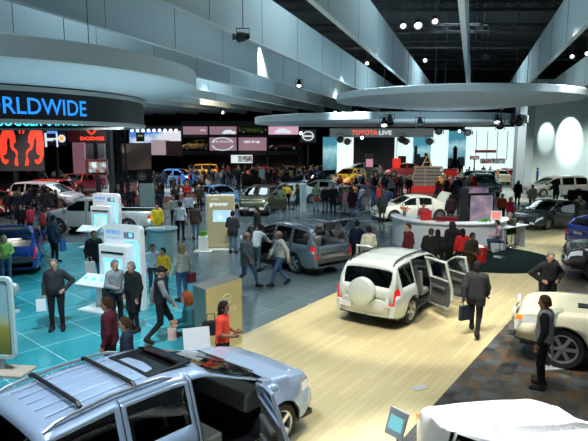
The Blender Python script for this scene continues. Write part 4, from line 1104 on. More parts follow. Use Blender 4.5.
# white sign post by the sedan
q = at(303,212); sp_ = thing('info_pillar', 'slim white info pillar between the white sedan and the green-shirted visitor', 'sign', q, .1); local_box(sp_, mat('pillar_pale', (.50,.60,.60), .4), 'pillar', (0,0,.95), (.42,.14,1.9), .02); local_box(sp_, mat('pillar_face', (.35,.50,.52), .4), 'face', (-.02,-.075,1.2), (.3,.01,1.1))
q = at(262,190); sp_ = thing('info_pillar', 'pale square info pillar just behind the dark green SUV', 'sign', q, .1); local_box(sp_, mat('pillar_pale2', (.40,.45,.42), .4), 'pillar', (0,0,1.0), (.55,.2,2.0), .02)
q = at(193,219); sp_ = thing('info_pillar', 'small blue lit sign stand beside the orange wood strip', 'sign', q, -.3); local_box(sp_, mat('oak2', (.4,.33,.18), .5), 'pillar', (0,0,.55), (.5,.15,1.1), .02); local_box(sp_, BSC, 'face', (0,-.09,.9), (.4,.02,.3))
# round-wheel display (two tyres on a stand)
q = at(146,196); wd = thing('wheel_display', 'tall black stand holding two alloy wheels at the end of the blue pickup platform', 'display', (q.x,q.y,.05), .3); local_box(wd, BLACK, 'stand', (0,.2,1.1), (1.2,.25,2.2))
tm, rm, bmx = wheel_meshes(.45,.25,8)
for z in (.58,1.62):
    w = link('tyre', tm, wd); w.location = (-.25,-.06,z); w.rotation_euler = (0,0,PI); c = link('rim', rm, w)
# yellow cab edge display? curved desk
dc = (6.95,24.85); dk = thing('information_desk', 'large round white information desk with visitors gathered before it', 'desk', (dc[0],dc[1],0))
a0, a1 = math.radians(165), math.radians(350)
MB().lathe([(2.46,0),(2.48,1.22),(2.56,1.26),(2.56,1.31),(1.85,1.31),(1.85,1.25),(2.2,1.23),(2.2,0)], n=48, a0=a0, a1=a1).build('counter', WHITE, dk, smooth=True)
MB().lathe([(2.48,.04),(2.50,.06),(2.48,.08)], n=48, a0=a0, a1=a1).build('kick_strip', GREY, dk)
MB().lathe([(0,.0),(.95,.0),(.95,.78),(0,.8)], n=24, c=(1.8,.9,0)).build('inner_table', mat('laminate_soft', (.6,.64,.64), .35), dk, smooth=True)
rd = thing('laptop_table', 'white laptop table joining the right end of the round desk', 'table', (9.45,24.0,0), math.radians(35)); local_box(rd, WHITE, 'top', (0,0,.98), (1.7,.65,.05), .015)
for sx in (-.7,.7): local_box(rd, GREY, 'leg', (sx,0,.48), (.06,.5,.96))
def laptop(x, y, z, rot, label, grp=None, scr=None):
    r = thing('laptop', label, 'laptop', (x,y,z), rot, grp); local_box(r, SAND, 'keyboard', (0,0,.01), (.34,.24,.02)); mb = MB().box((0,.13,.13), (.34,.015,.23), tilt=('X', -.25)); mb.build('lid', SAND, r); mb = MB().box((0,.118,.13), (.31,.01,.20), tilt=('X', -.25)); mb.build('screen', scr or lit('laptop_screen', (.6,.75,.8), .8), r)
ca, sa_ = math.cos(math.radians(35)), math.sin(math.radians(35))
laptop(9.45-.3*ca,24-.3*sa_,1.005, math.radians(35), 'open laptop on the white table, the one nearer the red-lit screen', None); laptop(9.45+.4*ca,24+.4*sa_,1.005, math.radians(35), 'open laptop on the white table, the one farther from the red-lit screen', None)
mo_ = thing('monitor', 'small monitor with a red picture standing on the white desk', 'monitor', (8.5,23.2,1.31), math.radians(-5)); local_box(mo_, WHITE, 'frame', (0,0,.24), (.44,.05,.38), .01); local_box(mo_, lit('monitor_red', (.8,.25,.2), .8), 'screen', (0,-.03,.24), (.36,.01,.28)); local_box(mo_, SAND, 'foot', (0,.05,.02), (.2,.16,.04))
# TV tower
MAROON = nodes('tv_picture')[0]; nt = MAROON.node_tree; b = nt.nodes['Principled BSDF']; n = noise(nt, coords(nt), 1.8, 3); c_ = ramp(nt, n, [(.35,(.10,.08,.15)),(.55,(.28,.20,.28)),(.7,(.55,.35,.38))]); nt.links.new(c_, b.inputs['Emission Color']); b.inputs['Emission Strength'].default_value = .8; b.inputs['Base Color'].default_value = (.05,.05,.05,1)
def tv(px0, px1, py0, py1, D, rot, label):
    a, c = atd(px0,py0,D), atd(px1,py1,D); w, h = c.x-a.x, a.z-c.z; r = thing('television', label, 'television', ((a.x+c.x)/2,D,0), rot)
    local_box(r, BLKG, 'frame', (0,0,(a.z+c.z)/2), (w,.12,h), .01); local_box(r, MAROON, 'screen', (0.02,-.065,(a.z+c.z)/2+.01), (w*.84,.02,h*.84)); local_box(r, BLACK, 'stand', (-w*.3,.1,c.z/2), (.12,.12,c.z)); local_box(r, BLACK, 'base', (-w*.1,.1,.03), (w*.8,.5,.06)); return r
tv(467,493.5,193,223,25.6, math.radians(8), 'big flat television with a purplish picture standing on the white desk area')
tv(463,489,186.5,200,27.5, math.radians(-14), 'second flat television behind the first one, mostly hidden')
tag(MB().box((atd(464,205,25.4).x,25.5,1.25),(.32,.4,2.5)).build('black_column', BLACK), 'black upright cabinet at the left of the flat television', 'column')
# things on desk
v0 = thing('flower_vase', 'glass vase of orange flowers on the left end of the white desk', 'vase', (dc[0]-2.05,dc[1]-.35,1.31)); MB().lathe([(.05,0),(.07,.1),(.05,.22),(.06,.25)], n=16).build('vase', CLEAR, v0, smooth=True)
mb = MB(); st_ = MB()
for k in range(14): a = k*2.4; r_ = .05+.012*k; mb.ball((r_*math.cos(a), r_*math.sin(a), .36+.05*math.sin(k*1.7)), .045, 8, 6); st_.tube([(0,0,.05),(r_*math.cos(a), r_*math.sin(a), .34)], .005, 4)
mb.build('flower_heads', mat('flower_orange', (.8,.22,.08), .6), v0); st_.build('stems', mat('stem_green', (.08,.25,.04), .6), v0)
REDM = mat('red_gloss', (.55,.02,.02), .3, coat=.5)
q = at(421,211,1.3); rb = thing('red_bag', 'red shopping bag held up beside the woman in the floral top', 'bag', (5.6,23.4,1.31), .2); local_box(rb, REDM, 'bag_body', (0,0,.2), (.45,.14,.4), .01); MB().tube([(-.1,0,.4),(-.08,0,.52),(.08,0,.52),(.1,0,.4)], .01, 5).build('bag_handle', REDM, rb)
for k, (x, y) in enumerate(((6.1,22.95),(6.55,22.82))):
    tag(MB().box((x,y,1.32),(.38,.22,.02),rot=.2+k).build('red_brochure', REDM), 'flat red brochure lying on the white desk top, %s one' % ('left' if k == 0 else 'right'), 'brochure')
g_ = thing('small_plant', 'low green plant on the desk in front of the television', 'plant', (7.9,22.85,1.31)); mb = MB()
for k in range(60): a = rnd.uniform(0,6.28); r_ = rnd.uniform(0,.28); mb.ball((r_*math.cos(a), r_*.5*math.sin(a), rnd.uniform(.03,.14)), .035, 5, 4)
mb.build('foliage', mat('leaf_mid', (.10,.30,.04), .7), g_); local_box(g_, WHITE, 'tray', (0,0,.015), (.6,.34,.03))
rc = thing('red_armchair', 'dark red padded armchair inside the white desk', 'chair', (7.5,26.6,0), -.2); RDC = mat('red_leather', (.22,.012,.012), .5); local_box(rc, RDC, 'seat', (0,0,.35), (1.5,.7,.25), .05); local_box(rc, RDC, 'backrest', (0,.3,.7), (1.5,.16,.6), .05)
for s in (-1,1): local_box(rc, RDC, 'armrest', (s*.72,0,.5), (.14,.7,.4), .05)
# stools
def stool(q, rot, label):
    r = thing('bar_stool', label, 'stool', q, rot, None); MB().lathe([(0,.60),(.19,.60),(.20,.66),(.17,.68),(0,.68)], n=20).build('seat', BLACK, r, smooth=True); MB().tube([(0,0,.02),(0,0,.6)], .025, 8).build('pole', CHROME, r); MB().lathe([(.03,.05),(.22,.02),(.23,0)], n=24).build('base', CHROME, r, smooth=True); MB().tube([(.17*math.cos(a*PI/8),.17*math.sin(a*PI/8),.28) for a in range(17)], .012, 5).build('foot_ring', CHROME, r)
    return r
S1 = at(499,257,.03); S2 = at(511,247,.03)
stool(S1, 0, 'black seated chrome bar stool under the visitor in the patterned top'); stool(S2, 0, 'black seated chrome bar stool under the grey-haired visitor')
q = at(476,271); rt = thing('red_barrel', 'red tub beside the open door of the silver SUV', 'tub', at(479,262)); MB().lathe([(0,0),(.26,0),(.30,.62),(.27,.62),(.25,.1),(0,.1)], n=24).build('tub_body', REDM, rt, smooth=True); MB().lathe([(.25,.55),(.1,.66),(0,.68)], n=20).build('paper_fill', WHITE, rt)
# stepped display
q = at(428,191); sd = thing('stepped_display', 'dark stepped ramp with tan wooden rails on a red platform', 'display', q, math.radians(-6))
STP = mat('step_dark', (.06,.055,.055), .6); TAN = mat('tan_wood', (.42,.30,.15), .6)
local_box(sd, REDM, 'platform', (.1,.2,.28), (4.7,3.4,.56), .05)
mb = MB()
for k in range(5): mb.box((0,-1.1+.36*k+.5,.56+.30*(k+1)), (3.3-.24*k,1.1,.06))
mb.build('tread', STP, sd)
mb = MB()
for k in range(5): mb.box((0,-1.1+.36*k+.55,.56+.15+.30*k), (3.2-.24*k,1.0,.22))
mb.build('riser', mat('riser_grey', (.22,.20,.20), .7), sd)
for s in (-.5,-.12,.5):
    MB().tube([(s*3.5,-1.25,.5),(s*2.3,.35,2.2)], .08, 6).build('rail', TAN, sd)
MB().tube([(-1.35,.5,2.2),(1.35,.5,2.2)], .06, 6).build('top_rail', TAN, sd)
af = MB(); af.tube([(-.55,.7,2.15),(-.1,.7,3.2)], .06, 6); af.tube([(.4,.7,2.15),(-.1,.7,3.5)], .06, 6); af.tube([(-.4,.7,2.6),(.25,.7,2.65)], .05, 6); af.build('a_frame', TAN, sd)
rv = at(447,190); rk = thing('red_cabinet', 'red square cabinet at the right of the stepped display', 'cabinet', (rv.x+.5,rv.y+.9,0)); local_box(rk, REDM, 'cabinet_body', (0,0,.95), (1.1,.8,1.9), .04); local_box(rk, BLACK, 'top', (0,0,1.93), (1.15,.85,.06))
# ---------------------------------------------------------------- spotlight fixtures
LENS = lit('lens_glow', (.92,.97,1), 4.0); LENSO = mat('lens_off', (.10,.11,.13), .15)
def fixture(px, py, z, aim, label, on=True, s=1.0, group=None, top=10.4, wpos=None):
    q = at(px, py, z) if wpos is None else Vector(wpos); r = thing('spotlight', label, 'spotlight', q, 0, group)
    a = (Vector(aim)-q).normalized() if aim is not None else Vector((0,-.3,-1)).normalized()
    M = a.to_track_quat('Z', 'Y').to_matrix().to_4x4()
    mb = MB().lathe([(0,-.24*s),(.08*s,-.24*s),(.12*s,-.05*s),(.15*s,.16*s),(.13*s,.16*s),(.10*s,.05*s)], n=14); mb.xf(M); mb.build('housing', BLKG, r, smooth=True)
    mb = MB().lathe([(0,.10*s),(.125*s,.10*s)], n=14); mb.xf(M); mb.build('lens', LENS if on else LENSO, r)
    for k in range(2):
        mb = MB().box(((.17 if k else -.17)*s,0,.2*s), (.01,.16*s,.14*s)); mb.xf(M); mb.build('barn_door', BLACK, r)
    mb = MB().tube([(-.17*s,0,0),(-.17*s,0,.22*s),(.17*s,0,.22*s),(.17*s,0,0)], .015*s, 5); mb.tube([(0,0,.22*s),(0,0,max(.3,top-q.z))], .015, 5); mb.build('yoke', BLACK, r)
    return r
fixture(243,37,8.2, at(150,30,9.3)+Vector((-2,5,0)), 'black square spotlight under the broad fin, washing the fin beside it', True, 1.3)
for i, (px, py, s, nm) in enumerate(((403,25,1.5,'leftmost of the bright cluster left of the middle fin'),(418,24,2.0,'brightest central one of the cluster left of the middle fin'),(435,20,1.6,'right one of the cluster left of the middle fin'),(425,60,1.5,'lone lit one below the cluster, left of the middle fin'),(367,63,1.4,'lit one in the gap beside the broad fin'))):
    fixture(px, py, 10.2, (px*.01, 12+i, 0), 'ceiling spotlight, '+nm, True, s*.72, top=12.5)
fixture(487,57,10.2,(6,12,0),'dim spotlight hanging right of the middle fin', False, 1.5, top=12.5)
for px, py, nm in ((572,56,'lit spotlight beside the upper right fin'),(587,53,'lit spotlight at the right edge of the picture near the ceiling')): fixture(px, py, 10.0, (10,16,0), nm, True, 1.0, top=12.5)
fixture(299,84,8.2,(0,30,0),'small lit spotlight under the long fins at upper centre', True, 1.3)
for px, py, nm in ((222,112,'left'),(335,112,'centre'),(357,112,'right')): fixture(px, py, 8.0, (5,50,0), 'tiny lit spotlight low under the far fins, %s one' % nm, True, 1.6)
for px, py, on, nm in ((384,124,1,'left edge of the round canopy, over the stage header'),(390,121,0,'left edge of the round canopy, second of the pair'),(420,124,0,'underside of the round canopy, alone near its middle'),(497,121,1,'lit one of the group under the right half of the round canopy'),(500,125,0,'lower black one of the group under the right half of the canopy'),(513,120,0,'black one at the right of the group under the canopy'),(519,122,0,'outermost right one of the group under the canopy')):
    q = atd(px,py-1,33.5); fixture(px, py, 0, at(px+5,230), 'black spotlight under the '+nm.replace('left edge of the round','left of round').replace('underside of the round','round').replace('of the group under the','under the'), bool(on), 1.5, wpos=q, top=6.68)
for px, py, nm in ((340,139,'far left'),(347,141,'left pair'),(401,139,'right of the lettering'),(405,141,'right pair'),(438,131,'beside the blue skyline poster'),(459,131,'over the slim tower poster'),(467,132,'right of the slim tower poster'),(429,141,'above the skyline poster')):
    q = atd(px, py, 58); fixture(0,0,0,(q.x,30,0),'far black spotlight on the stage rig, '+nm, px in (459,), 2.4 if px != 459 else 1.3, wpos=q, top=q.z+1)
q = atd(362,137.5,64); fixture(0,0,0,(3,30,0),'single bright spotlight inside the black stage opening', True, 1.5, wpos=q, top=q.z+.6)
q = atd(301,133,62); fixture(0,0,0,(-3,30,0),'bright spotlight beside the oval emblem board', True, 1.5, wpos=q, top=q.z+.6)
# ---------------------------------------------------------------- cars on the floor
FOOT = []
def paint(n, c, r=.22, me=.35): return mat('paint_'+n, c, r, me, coat=.6)
def car(name, label, kind, pt, loc, head, **k):
    z = k.pop('z', 0); S = spec(kind); FOOT.append((loc[0], loc[1], math.radians(head), S['wb']/2+max(S['f'],S['r'])+.25, S['W']/2+.3))
    return make_car(name, label, kind, pt, (loc[0], loc[1], z), math.radians(head), **k)
def mid(px0, py0, px1, py1): return (at(px0,py0)+at(px1,py1))/2
P_HL = paint('highlander', (.42,.54,.74), .2, .3); P_WH = paint('white', (.86,.87,.86), .2, 0); P_SIL = paint('silver', (.70,.76,.74), .25, .3)
P_GB = paint('greyblue', (.20,.25,.30), .25, .5); P_CR = paint('cream', (.80,.76,.56), .25, 0); P_BLU = paint('blue', (.02,.07,.38)); P_DG = paint('darkgrey', (.07,.08,.08), .25, .5)
h = car('sport_utility_vehicle','blue-silver SUV in the foreground with roof rails, sunroof and open front door','highlander',P_HL,(-1.83,7.49),48.5,opened={'right_front_door':62},rails=mat('rail_metal',(.5,.53,.56),.3,.8),rim=5,detail=2)
S = spec('highlander')
SR = MB(); zr = 1.70
SR.box((-.24,0,zr-.01), (.62,.86,.012)); SR.build('sunroof_glass', BLKG, h)
mb = MB()
for c, d in (((.08,0,zr-.02),(.05,.94,.03)),((-.56,0,zr),(.05,.94,.03)),((-.24,.45,zr-.01),(.66,.05,.03)),((-.24,-.45,zr-.01),(.66,.05,.03))): mb.box(c, d)
mb.build('sunroof_frame', BLACK, h, bevel=.008)
MB().box((-.1,0,zr+.03), (.10,.84,.01), tilt=('Y', .25)).build('wind_deflector', GLASS, h)
for x in (-.88,-1.58):
    MB().tube([(x,-.64,1.725),(x,-.58,1.755),(x,.58,1.755),(x,.64,1.725)], .028, 8).build('cross_bar', BLACK, h)
for k in range(5):
    MB().tube([(-1.9,-.44+.22*k,1.662),(-1.2,-.44+.22*k,1.702),(-.65,-.44+.22*k,1.702)], .008, 4).build('roof_rib', P_HL, h)
MB().box((1.9,-.80,.72), (.1,.02,.05)).build('side_marker', AMBER, h)
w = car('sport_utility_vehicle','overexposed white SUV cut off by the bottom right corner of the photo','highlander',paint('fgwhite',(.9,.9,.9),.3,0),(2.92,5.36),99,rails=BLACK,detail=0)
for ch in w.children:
    if ch.name.startswith('windshield'): ch.data.materials[0] = mat('painted_glare', (.85,.90,.92), .12, 0, coat=1)  # opaque pale windshield: the glare is painted in as colour, not reflected
MB().box((2.05,.86,.86), (.16,.05,.09)).build('side_marker', AMBER, w)
r = car('sport_utility_vehicle','silver SUV with white spare wheel cover and both right doors open','rav',P_SIL,(3.05,15.4),54.8,opened={'right_front_door':62,'right_rear_door':58,'left_front_door':55},rails=BLACK,detail=2)
sw = MB().lathe([(0,.13),(.27,.13),(.345,.09),(.355,.0),(.355,-.08)], n=36, axis='x'); sw.xf(Matrix.Translation((-2.27,.05,.93)) @ Matrix.Rotation(PI,4,'Z')); sw.build('spare_wheel_cover', P_SIL, r, smooth=True)
text_on('RAV4', .11, (-2.255,.62,.62), PI*1.5, mat('badge_red',(.4,.02,.02),.4), r) if 0 else None
MB().box((-2.24,-.62,.62), (.015,.16,.05)).build('badge', CHROME, r); MB().box((-2.25,.52,.55), (.02,.34,.13)).build('rear_plate', WHITE, r)
MB().tube([(-2.06,.5,1.16),(-2.10,-.1,1.14)], .014, 5).build('rear_wiper', BLACK, r)
h2 = car('sport_utility_vehicle','grey-blue SUV with its tailgate raised and left front door open','highlander',P_GB,(-.15,20.95),129,opened={'hatch':98,'left_front_door':58},rails=SAND,detail=2)
fj = car('off_road_vehicle','cream off-roader with black arches and dark bumper by the man in grey vest','fj',P_CR,(7.12,11.15),153,cladding=BLACK,rails=False,detail=2,rim=6)
bm2 = MB().box((2.34,0,.62), (.16,1.75,.16)); bm2.build('front_bumper', mat('bumper_silver',(.16,.16,.16),.35,.5), fj, bevel=.04)
for s in (1,-1): MB().lathe([(0,.06),(.10,.05),(.11,0)], c=(2.30,s*.55,1.0), n=18, axis='x').build('round_headlight', LAMP, fj, smooth=True)
MB().box((.98,.3,1.235), (.25,.3,.02)).build('hood_vent', BLACK, fj)
MB().box((2.20,.84,.98), (.12,.1,.09)).build('side_marker', AMBER, fj)
car('sport_utility_vehicle','black truck nose with grey hood at the right edge behind the man in khakis','fj',paint('blackgrey',(.05,.055,.055),.2,.3),(11.6,18.3),160,detail=1,cladding=BLACK)
car('sedan','dark grey sedan with its front door open beside the man in grey','sedan',P_DG,(14.0,30.3),212,opened={'left_front_door':60},detail=1)
car('sedan','blue sedan with its black-lined hood raised, behind the dark grey one','sedan',P_BLU,(18.6,35.4),235,opened={'hood':58},detail=1)
car('minivan','long silver minivan parked in front of the white wall','minivan',paint('vansilver',(.42,.45,.42),.3,.5),(atd(557,190,46).x,46.5),186,detail=1)
car('hatchback','blue car tail at the right edge of the picture','hatch',paint('royal',(.02,.04,.25)),(14.3,24.2),15,detail=1)
car('sedan','cream white sedan with raised boot lid before the red platform','sedan',paint('camry',(.86,.86,.74),.25,0),(7.0,32.9),189,opened={'boot':62},detail=1,rim=7)
car('pickup_truck','teal blue pickup seen from behind near the right wall','pickup',paint('tealtruck',(.06,.16,.20)),(atd(490,195,46).x,48),84,detail=1)
car('sedan','cream white sedan inside the yellow tubular frame beyond the teal pickup','sedan',paint('racewhite',(.75,.7,.45)),(atd(498,178,61).x,61.2),84,detail=1)
car('hatchback','small red car by the grey pillar, far right','hatch',paint('farred',(.6,.03,.04)),(atd(509,178,64).x,64.5),95,detail=0)
car('sport_utility_vehicle','pale green SUV on the far platform below the slim tower poster','highlander',paint('palegreen',(.25,.38,.36)),(atd(462,172,59).x,55.6),196,detail=0)
car('sport_utility_vehicle','dark bronze green SUV facing the camera with raised hood, beside greener panel','highlander',paint('bronze',(.14,.14,.07),.2,.5),(atd(257,213,34).x,36.3),262,opened={'left_front_door':60},detail=1,grille=CHROME)
bh = car('sedan','dark sedan with raised hood right behind the bronze green SUV','sedan',P_DG,(atd(254,190,47).x,47.2),268,opened={'hood':62},detail=0)
car('sedan','bright white sedan parked behind the bronze green SUV','sedan',paint('brightwhite',(.78,.86,.84),.25,.1),(atd(290,192,42).x,42),200,detail=1)
car('hatchback','light blue hatchback left of the bronze green SUV','hatch',paint('lightblue',(.16,.38,.62)),(atd(219,200,39.8).x,39.8),308,detail=1)
car('sedan','dark blue sedan behind the white sedan','sedan',paint('navycar',(.02,.05,.10)),(atd(302,180,52).x,53),190,opened={'hood':50},detail=0)
car('sedan','white sedan half hidden behind the slim info pillar','sedan',paint('white2',(.7,.76,.74)),(atd(318,190,47).x,45.5),170,detail=0)
car('hatchback','golden yellow hatchback on the low red-edged platform','hatch',paint('gold',(.85,.50,.03),.25,.2),(atd(350,182,53).x,53.5),238,z=.5,detail=1)
tag(MB().lathe([(0,.5),(3.3,.5),(3.35,.4),(3.35,0)], c=(atd(350,182,53).x,53.8,0), n=48).build('round_platform', mat('platform_red', (.45,.02,.02), .4)), 'round red-edged platform under the golden yellow hatchback', 'platform')
rc_ = car('race_car','blue and white race car crowded by visitors in the middle distance','sedan',paint('raceblue',(.03,.14,.50)),(atd(362,205,38).x,40.5),150,detail=1)
for x, z, c in ((.3,.62,WHITE),(-.9,.7,WHITE),(1.2,.6,REDM)): 
    for s in (1,-1): MB().lathe([(0,0),(.22,0)], c=(x,s*.925,z), n=16, axis='y').build('sponsor_disc', c, rc_)
car('sport_utility_vehicle','bluish grey hatchback beside the pink board on the stage','hatch',paint('stageblue',(.25,.4,.42)),(atd(362,174,61).x,61.5),190,z=.75,detail=0)
pb = thing('pink_board', 'small pink lit board standing on the stage beside the yellow hatchback', 'sign', (atd(367,174,60).x,58.3,0)); local_box(pb, BLACK, 'board', (0,0,2.3), (.85,.15,1.9)); local_box(pb, lit('pinkboard',(.6,.25,.35),.7), 'face', (0,-.09,2.3), (.7,.02,.8)); local_box(pb, BLACK, 'foot', (0,0,.7), (.3,.15,1.4))
car('sedan','red and white sports car on the stage right of the curtain','sedan',paint('redwhite',(.65,.12,.12)),(atd(404,174,60.8).x,60.8),185,z=.75,detail=0)
# left side
pr = car('hatchback','royal blue hatchback with its tailgate raised at the left edge','hatch',P_BLU,(-10.5,20.7),112,opened={'hatch':100},detail=2)
car('pickup_truck','silver pickup truck standing behind the two glowing kiosks','pickup',paint('pickupsilver',(.50,.57,.58),.25,.4),(-9.9,28.2),176,detail=1)
car('minivan','silver minivan with crowd in front of it, far left','minivan',paint('leftvan',(.55,.57,.60)),(atd(40,207,38).x,39.5),-12,detail=1)
car('sport_utility_vehicle','bright red SUV behind the silver minivan under the ram board','highlander',paint('redsuv',(.60,.03,.02)),(atd(38,190,43).x,43.2),170,detail=1)
car('pickup_truck','red pickup truck front beside the framed video screen','pickup',paint('redtruck',(.45,.02,.03)),(atd(78,186,48).x,48.5),262,detail=1,grille=CHROME)
car('hatchback','orange-red car nose at the far left edge of the photo','hatch',paint('orangered',(.75,.08,.02)),(atd(-10,212,35).x,35.5),-30,detail=1)
car('pickup_truck','bright blue pickup truck on the pale platform','pickup',paint('bluetruck',(.05,.25,.65)),(atd(171,184,54).x,55),-8,z=.05,detail=1)
car('off_road_vehicle','amber yellow off-roader beyond the blue pickup','fj',paint('amberfj',(.85,.42,.03)),(atd(197,176,66).x,67),190,detail=0)
car('sport_utility_vehicle','yellow hatchback behind the bright red SUV on the left','hatch',paint('yel',(.7,.45,.03)),(atd(55,182,50).x,52.5),190,detail=0)
car('hatchback','bright red hatchback far away below the lit shelf wall','hatch',paint('farred2',(.7,.03,.03)),(atd(258,178,65).x,67),185,detail=0)
car('sedan','tan gold sedan far away left of the stage','sedan',paint('fartan',(.6,.45,.25)),(atd(287,176,70).x,70),170,detail=0)
# ---------------------------------------------------------------- people
K = (.012,.012,.014); JEAN = (.07,.13,.24); NAVY = (.012,.016,.035); GREYC = (.16,.165,.17); MAR = (.14,.012,.022); WH = (.55,.58,.60)
def F_(px, py): return at(px, py)
def H_(px, py, h): return Vector((*at(px, py, h).xy, 0))
PP = []
for px_, D_, a_, b_ in ((385,61.5,7.3,3.9),(350,53.8,3.7,3.7),(428,53.5,4.2,4.0),(447,52,1.3,1)): FOOT.append((atd(px_,180,D_).x, D_, 0, a_, b_))
def pers(label, q, face, *a, **k):
    PP.append((q.x, q.y)); return person(label, q, face, *a, **k)
pers('grey-haired man in dark charcoal sweater standing alone on the teal floor', F_(58,330), -78, 'onehip', 'shirt', (.028,.03,.034), K, 'short', 'grey', 1.80, g=1.18)
pers('balding man in dark jacket and jeans beside the near kiosk', F_(96,285), -50, 'stand', 'coat', (.014,.016,.022), (.05,.09,.16), 'short', 'brown', 1.78)
pers('blonde woman in lime green top and jeans sitting at the tail of the blue hatchback', F_(7,284), -60, 'hold', 'shirt', (.36,.52,.14), JEAN, 'long', 'blonde', 1.62, fem=True)
pers('heavy man in navy jacket seen from behind at the blue hatchback', F_(55,262), 60, 'stand', 'coat', (.035,.05,.075), K, 'short', 'black', 1.80, g=1.2)
pers('grey-haired man in grey shirt carrying a black coat, left of the pair by the kiosk', F_(117,328), -35, 'hold', 'shirt', (.22,.25,.27), K, 'short', 'grey', 1.74)
pers('dark-coated man with patterned scarf, right of the pair by the kiosk', F_(135,331), -130, 'stand', 'longcoat', (.012,.012,.014), K, 'short', 'grey', 1.74)
pers('man in maroon sweater with glasses facing left behind the foreground SUV', H_(108,298,1.78), 185, 'stand', 'shirt', (.09,.015,.028), K, 'short', 'brown', 1.78, g=1.1)
pers('woman with dark hair bun and navy top behind the foreground SUV', H_(126,318,1.60), 190, 'stand', 'shirt', (.02,.03,.06), K, 'bun', 'brown', 1.60, fem=True)
pers('man in black cap, black vest and striped shirt walking right', F_(162,342), 20, 'walk', 'vest', (.012,.012,.014), K, 'cap', (.01,.01,.012), 1.80, under=(.18,.18,.20))
pers('woman with curly red hair in teal sweater holding papers', H_(188,293,1.68), 195, 'hold', 'shirt', (.015,.10,.13), (.03,.03,.04), 'curly', 'red', 1.68, fem=True)
pers('dark-haired woman in coral red top beside the yellow brand block', H_(222,302,1.66), -10, 'hold', 'tee', (.75,.07,.045), K, 'long', 'black', 1.66, fem=True, skin=mat('skin_tan', (.22,.10,.06), .5))
pers('boy in bright yellow hoodie by the near kiosk edge', F_(165,297), -120, 'stand', 'shirt', (.72,.42,.03), (.03,.05,.08), 'short', 'black', 1.50)
pers('person in pale blue shirt half hidden by the near kiosk', F_(154,292), -60, 'stand', 'shirt', (.40,.52,.62), (.03,.04,.06), 'short', 'brown', 1.50)
pers('blonde long-haired woman in cream sweater with dark red bag', F_(183,301), 130, 'stand', 'shirt', (.52,.50,.42), JEAN, 'long', 'blonde', 1.70, fem=True)
pers('staffer in yellow jacket behind the pale grey counter', H_(157,204,1.72), -90, 'stand', 'coat', (.70,.55,.03), K, 'short', 'black', 1.72)
pers('man in white shirt and black trousers seen from behind in the aisle', F_(181,240), 85, 'stand', 'shirt', (.62,.68,.72), K, 'short', 'black', 1.80)
pers('man in pale shirt behind the white-shirted man in the aisle', H_(188,193,1.75), -80, 'stand', 'shirt', (.45,.50,.56), K, 'short', 'brown', 1.75)
pers('person in brown jacket and jeans right of the white-shirted man', F_(196,239), 80, 'stand', 'coat', (.08,.06,.05), JEAN, 'short', 'brown', 1.68)
pers('short light-shirted visitor left of the white-shirted man', H_(173,196,1.6), -60, 'stand', 'shirt', (.3,.32,.30), K, 'short', 'brown', 1.60)
pers('man in black hooded jacket facing the grey-blue SUV', F_(233,253), 70, 'hold', 'coat', (.025,.027,.032), JEAN, 'short', 'black', 1.75)
pers('man in black leather jacket behind the grey-blue SUV', H_(257,207,1.76), 200, 'stand', 'coat', (.015,.017,.016), K, 'short', 'black', 1.76)
pers('bald man in grey hoodie walking past the grey-blue SUV', F_(247,288), -25, 'walk', 'coat', (.12,.14,.15), JEAN, 'fringe', 'grey', 1.80, g=1.1)
pers('dark-haired person in white top leaning into the grey-blue SUV', F_(256,271), 60, 'reach', 'shirt', (.50,.56,.58), (.14,.20,.22), 'short', 'black', 1.72, fem=True)
pers('bald man in white sweater and jeans walking to the left', F_(280,286), -155, 'walk', 'shirt', (.60,.60,.56), JEAN, 'fringe', 'grey', 1.80)
pers('person in dark navy sweater by the tailgate side of the silver SUV', H_(357,221,1.78), 75, 'stand', 'shirt', (.015,.02,.05), K, 'short', 'black', 1.78)
pers('person in cream top right beside the navy-sweatered one', H_(369,227,1.70), 95, 'stand', 'shirt', (.62,.60,.50), K, 'short', 'black', 1.70)
pers('man in dark red sweater facing left of the white desk', H_(409,224,1.78), 200, 'stand', 'shirt', (.10,.015,.02), K, 'short', 'brown', 1.78)
pers('broad man in black coat at the white desk, near the two red brochures', H_(431,229,1.74), 55, 'stand', 'longcoat', (.010,.011,.015), K, 'short', 'brown', 1.74, g=1.1)
pers('slim dark-haired person in black between the two coats at the desk', H_(438,230,1.62), 80, 'stand', 'coat', (.02,.015,.02), K, 'long', 'black', 1.62, fem=True)
pers('person in black coat with raised tan-trimmed hood at the white desk', H_(453,222,1.80), 100, 'stand', 'longcoat', (.014,.015,.018), K, 'hood', (.03,.022,.015), 1.80)
pers('dark-haired person in red top at the white desk', H_(463,229,1.62), 90, 'stand', 'shirt', (.50,.02,.02), K, 'long', 'black', 1.62, fem=True)
pers('dark-skinned man in brown-black jacket with hands joined, before the desk', H_(472,233,1.70), -60, 'hold', 'coat', (.03,.02,.014), (.03,.045,.06), 'short', 'black', 1.70, skin=SKIND)
pers('man in charcoal jacket walking away with white hem showing', F_(474,335), 65, 'walk', 'coat', (.03,.03,.034), K, 'short', 'black', 1.80, g=1.12, skin=SKIND)
pers('staffer in red floral top and white skirt inside the white desk', H_(424,203,1.68), -110, 'hold', 'shirt', (.62,.12,.12), (.05,.05,.06), 'bun', 'brown', 1.68, fem=True)
pers('person in dark jacket and jeans beside the cream white sedan', F_(450,227), 95, 'stand', 'coat', (.03,.012,.02), JEAN, 'short', 'black', 1.76)
q = Vector((S1.x-.02, S1.y, .03+.14)); pers('visitor in patterned top seated on a stool at the laptop table', q, 165, 'sit', 'shirt', (.28,.20,.24), (.04,.07,.12), 'short', 'black', 1.70)
